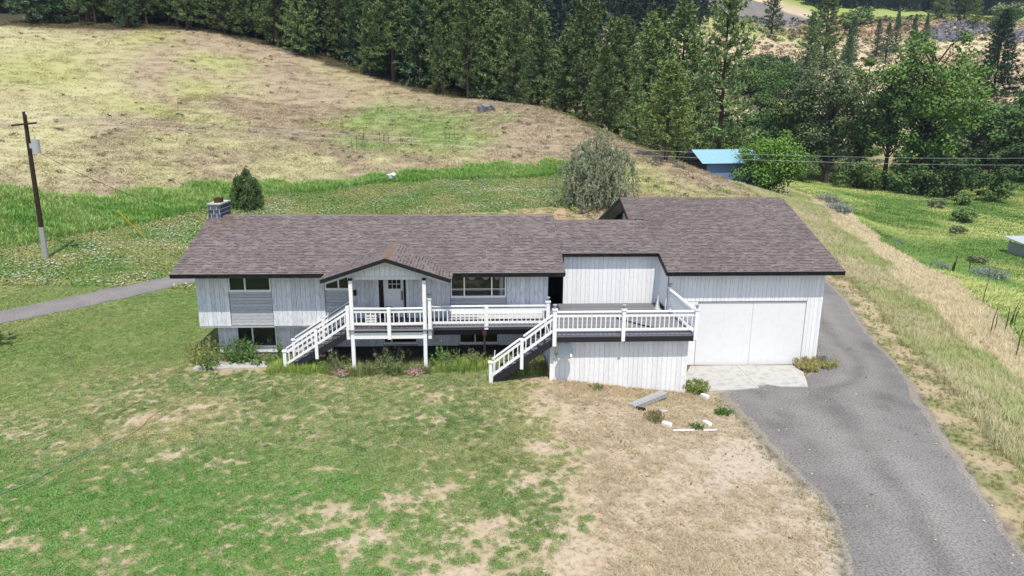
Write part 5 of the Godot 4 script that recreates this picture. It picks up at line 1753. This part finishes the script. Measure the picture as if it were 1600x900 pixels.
	for i in 14:
		s = Soup.new()
		s.tube([Vector3(0, 0, 0), Vector3(rng.randf_range(-0.1, 0.1), rng.randf_range(1.0, 1.6), 0)], [0.025, 0.018], 5, Color.WHITE)
		one("hill_stalk", "dead upright stalk in the green patch on the hill", "stalk", s.mesh(), M.pole, rng.randf_range(-15.0, -2.0), rng.randf_range(-64.0, -52.0), 0.0, 0.0, "dead stalks on the hill")
	# low lean-to roof at the right edge
	var sh := thing("shelter", "small grey shelter with pale sheet roof at the right edge of the meadow", "shelter", Vector3(58.0, gy(58, -39.5), -39.5))
	var g := gy(58, -39.5)
	for q in [[56.5, -38.2], [60.5, -38.2], [56.5, -41.5], [60.5, -41.5]]:
		bx("post", Vector3(q[0] - 0.06, g - 0.3, q[1] - 0.06), Vector3(q[0] + 0.06, g + 1.6, q[1] + 0.06), M.gray_wood, sh)
	for i in 14:
		bx("plank", Vector3(56.4 + i * 0.3, g - 0.1, -38.22), Vector3(56.69 + i * 0.3, g + 1.35, -38.18), M.gray_wood, sh)
	for i in 12:
		bx("plank", Vector3(56.4, g - 0.1, -38.5 - i * 0.28), Vector3(56.44, g + 1.5, -38.25 - i * 0.28), M.gray_wood, sh)
	beam("sheet_roof", Vector3(58.5, g + 1.55, -37.8), Vector3(58.5, g + 2.0, -42.0), 5.0, 0.05, M.metal, sh)


func build_shed() -> void:
	var y := 3.1
	var s := thing("shed", "blue shed with a bright light-blue metal roof at the foot of the hill", "shed", Vector3(31.8, y, -60.0))
	var blue := mat(lin(0.16, 0.23, 0.38), 0.7)
	var roof := mat(lin(0.22, 0.4, 0.48), 0.5)
	roof.metallic = 0.1
	var x0 := 27.0
	var x1 := 36.5
	bx("wall", Vector3(x0 + 0.3, y - 2.0, -63.3), Vector3(x1, y + 2.35, -58.6), M.core, s)
	var w := bx("front_wall", Vector3(x0 + 1.0, y - 1.6, -58.66), Vector3(x1, y + 2.35, -58.6), blue, s)
	for i in 28:
		bx("plank", Vector3(x0 + 1.0 + i * 0.28, y - 1.4, -58.6), Vector3(x0 + 1.265 + i * 0.28, y + 2.3, -58.57), blue, w)
	put("end_wall", prism([Vector2(-58.6, y + 2.3), Vector2(-60.95, y + 3.6), Vector2(-63.3, y + 2.3)], x0 + 0.3, x0 + 0.38, true), M.core, s)
	for k in [[-58.0, -60.95], [-63.9, -60.95]]:
		for i in 15:
			var xa := x0 + i * 0.6
			beam("roof_sheet", Vector3(xa + 0.3, y + 2.28, k[0]), Vector3(xa + 0.3, y + 3.84, k[1]), 0.592, 0.035, roof, s)
	for k in [[-58.0, -60.95], [-63.9, -60.95]]:
		beam("rake_board", Vector3(x0 - 0.03, y + 2.2, k[0]), Vector3(x0 - 0.03, y + 3.76, k[1]), 0.05, 0.2, M.black, s)
	s.rotation.y = 0.22


# ---------------------------------------------------------------- grass
# a tuft: bent blades round a root
func tuft(h: float, spread: float, blades: int, width: float, col_top: Color, col_low: Color) -> ArrayMesh:
	var s := Soup.new()
	for i in blades:
		var a := rng.randf() * TAU
		var out := Vector3(cos(a), 0, sin(a))
		var r := sqrt(rng.randf()) * spread * 0.6
		var root := Vector3(cos(a * 3.1) * r, -0.02, sin(a * 3.1) * r)
		var l := h * rng.randf_range(0.6, 1.15)
		var bend := rng.randf_range(0.15, 0.9) * spread
		var side := out.cross(Vector3.UP) * width * 0.5
		var p1 := root + Vector3.UP * l * 0.6 + out * bend * 0.35
		var p2 := root + Vector3.UP * l + out * bend
		var c := col_low.lerp(col_top, rng.randf())
		s.quad(root - side, root + side, p1 + side * 0.8, p1 - side * 0.8, c)
		s.tri(p1 - side * 0.8, p1 + side * 0.8, p2, c)
	return s.mesh()


# clover and low broad leaves
func clover(r: float, h: float, leaves: int, size: float) -> ArrayMesh:
	var s := Soup.new()
	for i in leaves:
		var a := rng.randf() * TAU
		var q := sqrt(rng.randf()) * r
		var p := Vector3(cos(a) * q, h * rng.randf_range(0.3, 1.0) * (1.0 - 0.5 * q / r), sin(a) * q)
		var n := (Vector3.UP * 1.2 + rand_dir()).normalized()
		var u := n.cross(rand_dir()).normalized()
		var v := n.cross(u)
		var e := size * rng.randf_range(0.6, 1.3)
		var c := vary(Color(0.9, 0.9, 0.9), 0.2)
		s.quad(p - u * e * 0.5, p + v * e * 0.4, p + u * e * 0.5, p - v * e * 0.4, c)
	return s.mesh()


# dead stems lying about: long narrow faces near the ground
func thatch(r: float, h: float, stems: int, length: float, width: float) -> ArrayMesh:
	var s := Soup.new()
	for i in stems:
		var a := rng.randf() * TAU
		var q := sqrt(rng.randf()) * r
		var p := Vector3(cos(a) * q, h * rng.randf(), sin(a) * q)
		var b := rng.randf() * TAU
		var d := Vector3(cos(b), rng.randf_range(0.05, 0.75), sin(b)).normalized() * length * rng.randf_range(0.6, 1.2)
		var w := d.cross(Vector3.UP + rand_dir() * 0.3).normalized() * width * 0.5
		var c := vary(Color(0.95, 0.95, 0.95), 0.12)
		s.tri(p - w, p + w, p + d, c)
	return s.mesh()


func build_grass() -> void:
	var w := Color.WHITE
	var lawn := []
	var dry := []
	# front lawn
	var tries := 220000
	for i in tries:
		var x := rng.randf_range(-27.0, 5.2)
		var z := rng.randf_range(-13.0, 17.5)
		if i % 12 == 0:
			x = rng.randf_range(-36.0, -27.0)
			z = rng.randf_range(-15.0, 0.0)
		if z < -1.0 and x > -12.6:
			continue
		var zn := zone(x, z)
		if zn == DIRT and x < 5.2 and rng.randf() < 0.14 * (5.2 - x) * clampf(0.5 + 2.0 * nz_b.get_noise_2d(x * 2.0, z * 2.0), 0.0, 1.0):
			lawn.append([x, z, rng.randf_range(0.25, 0.6), Color(0.18, 0.22, 0.08).lerp(Color(0.36, 0.31, 0.16), rng.randf())])
			continue
		if zn != LAWN and zn != BACKLAWN:
			continue
		if x > -13.2 and x < -9.5 and z > -0.5 and z < 0.7 or x < 5.0 and z < 0.8 and x > -12.3:
			continue
		var c := lawn_cover(x, z)
		var far := clampf((-12.5 - 0.3 * z - x) / 5.0, 0.0, 1.0) if z > 0.0 else 1.0
		c = maxf(c, 0.72 * far)
		if rng.randf() > c * c * 1.15:
			if rng.randf() < 0.12:
				dry.append([x, z, rng.randf_range(0.5, 1.0), Color(0.42, 0.35, 0.21)])
			continue
		var n := clampf(0.5 + 1.3 * nz_b.get_noise_2d(x * 0.8 + 9.0, z * 0.8), 0, 1)
		var band := clampf(0.5 + 2.2 * nz_a.get_noise_2d(x * 2.0 - 50.0, z * 3.0), 0, 1)
		var col := Color(0.185, 0.26, 0.08).lerp(Color(0.39, 0.38, 0.17), n)
		col = col.lerp(Color(0.17, 0.3, 0.085), band * 0.5)
		if rng.randf() < 0.26 + 0.6 * nz_d.get_noise_2d(x * 2.5, z * 2.5):
			col = Color(col.r * 0.55, col.g * 0.66, col.b * 0.6)
		elif rng.randf() < 0.1:
			col = Color(0.36, 0.36, 0.22)
		var lush := clampf((z - 7.5) / 3.0, 0, 1) * clampf((1.0 - x) / 5.0, 0, 1)
		col = col.lerp(Color(0.125, 0.285, 0.062), lush * 0.75)
		col = col.lerp(Color(0.24, 0.34, 0.1), 0.5 * far)
		lawn.append([x, z, rng.randf_range(0.45, 1.2) * (0.55 + 0.45 * c), col])
	scatter("lawn_grass", "patchy green lawn of low clover and short grass in front of the house", "grass", clover(0.14, 0.055, 34, 0.036), M.grass, lawn, w, 0.2)
	scatter("dry_lawn_tufts", "dry straw tufts on the bare patches of the lawn", "grass", tuft(0.07, 0.1, 12, 0.012, Color(1, 1, 1), Color(0.8, 0.8, 0.8)), M.grass, dry, w, 0.2)
	# loose stones on the driveway and the bare ground
	var stones := []
	for i in 9000:
		var z := rng.randf_range(-30.0, 17.0)
		var x := rng.randf_range(2.8, 24.0)
		var zn := zone(x, z)
		if zn == DRIVE or zn == DIRT and rng.randf() < 0.7:
			var edge_near := zn == DRIVE and (absf(x - drive_left(z)) < 0.7 or absf(x - drive_right(z)) < 0.7)
			if zn == DRIVE and not edge_near and rng.randf() < 0.35:
				continue
			stones.append([x, z, pow(rng.randf(), 5.0) * 1.0 + 0.3, [Color(0.42, 0.4, 0.37), Color(0.2, 0.19, 0.18), Color(0.55, 0.5, 0.44), Color(0.3, 0.27, 0.23)][rng.randi() % 4]])
	var pb := Soup.new()
	pb.box(Transform3D(Basis(Vector3(0.3, 1.0, 0.2).normalized(), 0.6), Vector3(0, 0.045, 0)), Vector3(0.045, 0.03, 0.035), w)
	pb.box(Transform3D(Basis(Vector3(1.0, 0.4, 0.6).normalized(), 0.8), Vector3(0.004, 0.045, 0)), Vector3(0.035, 0.035, 0.04), w)
	scatter("loose_gravel", "small loose stones on the driveway and the bare ground", "gravel", pb.mesh(), M.rock, stones, w, 0.2)
	var straw := []
	for i in 9000:
		var x := rng.randf_range(2.4, 9.8)
		var z := rng.randf_range(2.8, 17.0)
		if zone(x, z) == DIRT and rng.randf() < 0.35 + 0.9 * nz_b.get_noise_2d(x * 0.5 + z * 0.3, z * 0.6):
			straw.append([x, z, rng.randf_range(0.25, 0.6), Color(0.5, 0.41, 0.27)])
	scatter("dead_straw", "dead straw lying on the bare ground before the store room", "straw", thatch(0.42, 0.06, 26, 0.3, 0.03), M.grass, straw, w, 0.15)
	# back lawn with white flowers
	lawn = []
	var flowers := []
	for i in 60000:
		var x := rng.randf_range(-36.0, 12.0)
		var z := rng.randf_range(-45.0, -12.0)
		if zone(x, z) != BACKLAWN:
			continue
		var bare := z < -23.5 and z > -30.0 and x > -6.0 and rng.randf() < 0.85
		if bare:
			continue
		var n := clampf(0.5 + 1.6 * nz_b.get_noise_2d(x * 0.7, z * 0.7), 0, 1)
		lawn.append([x, z, rng.randf_range(0.9, 1.7), Color(0.18, 0.28, 0.08).lerp(Color(0.31, 0.33, 0.13), n)])
		if rng.randf() < 0.3 * clampf(0.45 + 1.6 * nz_a.get_noise_2d(x * 2.5, z * 2.5), 0.1, 1.0):
			flowers.append([x, z, rng.randf_range(0.7, 1.3)])
	scatter("back_lawn_grass", "short green grass of the lawn behind the house", "grass", clover(0.22, 0.08, 30, 0.065), M.grass, lawn, w, 0.2)
	var fl := Soup.new()
	for k in 2:
		var c := Vector3(rng.randf_range(-0.2, 0.2), 0.15 + 0.03 * k, rng.randf_range(-0.2, 0.2))
		for q in 6:
			var a := TAU * q / 6.0
			var b := TAU * (q + 1) / 6.0
			fl.tri(c, c + Vector3(cos(a) * 0.04, 0.005, sin(a) * 0.04), c + Vector3(cos(b) * 0.04, 0.005, sin(b) * 0.04), Color.WHITE)
	scatter("white_flowers", "small white daisies dotted over the back lawn", "flowers", fl.mesh(), M.grass, flowers, Color(0.7, 0.7, 0.66), 0.1)
	# ditch, hill, bank, meadow
	var tall := []
	var hill := []
	var bank := []
	var meadow := []
	var weeds := []
	for i in 190000:
		var x := rng.randf_range(-92.0, 42.0)
		var z := rng.randf_range(-112.0, -12.0)
		if rng.randf() < 0.35:
			x = rng.randf_range(-40.0, 30.0)
			z = rng.randf_range(-75.0, -18.0)
		match zone(x, z):
			DITCH:
				if rng.randf() < 0.9:
					var n := clampf(0.5 + 1.6 * nz_b.get_noise_2d(x * 0.6, z * 0.6), 0, 1)
					tall.append([x, z, rng.randf_range(0.8, 1.4), Color(0.22, 0.42, 0.09).lerp(Color(0.4, 0.53, 0.18), clampf(n * 0.7 + (ditch_z(x) - z) / maxf(ditch_w(x), 1.0) * 0.35, 0, 1))])
					tall.append([x + rng.randf_range(-0.5, 0.5), z + rng.randf_range(-0.5, 0.5), rng.randf_range(0.7, 1.3), Color(0.22, 0.42, 0.09).lerp(Color(0.4, 0.53, 0.18), clampf(n * 0.7 + (ditch_z(x) - z) / maxf(ditch_w(x), 1.0) * 0.35, 0, 1))])
			HILL:
				if rng.randf() < 0.2:
					var c := hill_color(x, z)
					hill.append([x, z, rng.randf_range(0.7, 1.5), (c * 1.08).lerp(Color(0.6, 0.54, 0.36), rng.randf() * 0.15)])
					if rng.randf() < 0.016:
						weeds.append([x, z, rng.randf_range(0.5, 1.1), Color(0.2, 0.22, 0.12)])
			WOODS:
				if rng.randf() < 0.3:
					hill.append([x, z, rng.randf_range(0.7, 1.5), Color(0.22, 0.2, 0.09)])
	for i in 90000:
		var z := rng.randf_range(-64.0, 17.0)
		var x := drive_right(z) + rng.randf() * 30.0
		match zone(x, z):
			VERGE:
				if rng.randf() < 0.3 + 0.6 * clampf(0.5 + 2.0 * nz_b.get_noise_2d(x * 2.0, z * 2.0), 0, 1):
					bank.append([x, z, rng.randf_range(0.15, 0.4), Color(0.12, 0.19, 0.05) if rng.randf() < 0.45 else Color(0.36, 0.3, 0.17)])
			BANK:
				var t := clampf((x - drive_right(z) - 1.7) / maxf(strip_x(z) - drive_right(z) - 4.0, 0.5), 0, 1)
				var n := clampf(0.5 + 1.5 * nz_a.get_noise_2d(x * 2.0, z * 2.0) + 0.5 * nz_b.get_noise_2d(x, z), 0, 1)
				var c := Color(0.58, 0.52, 0.33).lerp(Color(0.36, 0.43, 0.15), clampf(n * 0.65 + t * 0.35 - 0.12, 0, 1))
				bank.append([x, z, rng.randf_range(0.6, 1.2), c])
			STRIP:
				bank.append([x, z, rng.randf_range(0.7, 1.3), Color(0.76, 0.68, 0.46).lerp(Color(0.64, 0.54, 0.35), rng.randf())])
			HILL:
				if rng.randf() < 0.6:
					bank.append([x, z, rng.randf_range(0.4, 0.9), hill_color(x, z)])
	for i in 70000:
		var x := rng.randf_range(26.0, 120.0)
		var z := rng.randf_range(-118.0, 4.0)
		if rng.randf() < 0.45:
			x = rng.randf_range(28.0, 62.0)
			z = rng.randf_range(-60.0, -4.0)
		if zone(x, z) == MEADOW:
			var n := clampf(0.45 + 1.8 * nz_a.get_noise_2d(x, z) + 0.6 * nz_b.get_noise_2d(x * 0.6, z * 0.6), 0, 1)
			meadow.append([x, z, rng.randf_range(0.8, 1.7), Color(0.19, 0.31, 0.085).lerp(Color(0.48, 0.52, 0.2), n)])
	for i in 260:
		var z := rng.randf_range(3.4, 16.0)
		bank.append([drive_left(z) + rng.randf_range(-0.8, 0.6) * rng.randf(), z, rng.randf_range(0.15, 0.4), Color(0.16, 0.22, 0.07) if rng.randf() < 0.5 else Color(0.42, 0.36, 0.2)])
	for i in 30:
		bank.append([18.3 + rng.randf_range(-0.4, 0.4), -3.2 + rng.randf_range(-0.45, 0.45), rng.randf_range(0.15, 0.35), Color(0.27, 0.3, 0.1)])
	var slopes := []
	for i in 26000:
		var x := rng.randf_range(45.0, 260.0)
		var z := rng.randf_range(-340.0, -105.0)
		if zone(x, z) == SLOPES and Vector2(x, z + 30.0).angle() > -1.45:
			var c := slopes_color(x, z)
			if rng.randf() < 0.4:
				slopes.append([x, z, rng.randf_range(1.0, 2.4), c * 1.1])
			if rng.randf() < 0.022:
				slopes.append([x, z, rng.randf_range(2.5, 4.5), Color(0.12, 0.15, 0.07)])
	# taller grass round the foundation, the stair feet and the deck wall
	var edge := []
	for i in 12000:
		var x := rng.randf_range(-12.6, 2.4)
		var z := rng.randf_range(-1.2, 2.2)
		if x < -9.4 and z > -0.3:
			continue
		if z < (1.2 if x < 0.0 else 2.9 - 0.2 * x) + nz_c.get_noise_2d(x, z) * 0.5 and z > -0.2 + rng.randf() * 1.4:
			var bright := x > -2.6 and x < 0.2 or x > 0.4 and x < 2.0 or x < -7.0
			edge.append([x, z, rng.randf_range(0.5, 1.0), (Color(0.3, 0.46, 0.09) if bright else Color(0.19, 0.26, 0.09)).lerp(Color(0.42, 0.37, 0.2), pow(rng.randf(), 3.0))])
	for i in 1500:
		var x := rng.randf_range(2.5, 8.3)
		edge.append([x, 2.85 + rng.randf() * rng.randf() * 1.4, rng.randf_range(0.1, 0.3), Color(0.62, 0.47, 0.36).lerp(Color(0.64, 0.54, 0.34), rng.randf())])
	for i in 1500:
		var x := rng.randf_range(2.6, 9.6)
		var z := rng.randf_range(2.9, 16.0)
		if zone(x, z) == DIRT:
			edge.append([x, z, rng.randf_range(0.08, 0.2), Color(0.4, 0.32, 0.2).lerp(Color(0.2, 0.24, 0.09), pow(rng.randf(), 3.0))])
	var blades := tuft(0.42, 0.42, 20, 0.028, Color(1, 1, 1), Color(0.75, 0.75, 0.75))
	scatter("ditch_grass", "strip of tall bright green grass along the ditch behind the house", "grass", blades, M.grass, tall, w, 0.18)
	scatter("hill_grass", "dry pale grass covering the hillside behind the house", "grass", thatch(0.6, 0.03, 30, 0.24, 0.045), M.grass, hill, w, 0.05)
	scatter("hill_weeds", "small dark weeds dotted over the dry hillside", "weeds", clover(0.35, 0.4, 26, 0.2), M.grass, weeds, w, 0.25)
	scatter("bank_grass", "tall dry grass on the bank right of the driveway", "grass", tuft(0.36, 0.4, 24, 0.016, Color(1, 1, 1), Color(0.75, 0.74, 0.72)), M.grass, bank, w, 0.16)
	scatter("meadow_grass", "lush green meadow grass on the valley floor", "grass", tuft(0.28, 0.55, 22, 0.045, Color(1, 1, 1), Color(0.7, 0.75, 0.6)), M.grass, meadow, w, 0.2)
	scatter("slope_grass", "sparse grass and low scrub on the far hillside", "grass", clover(0.5, 0.4, 20, 0.3), M.grass, slopes, w, 0.2)
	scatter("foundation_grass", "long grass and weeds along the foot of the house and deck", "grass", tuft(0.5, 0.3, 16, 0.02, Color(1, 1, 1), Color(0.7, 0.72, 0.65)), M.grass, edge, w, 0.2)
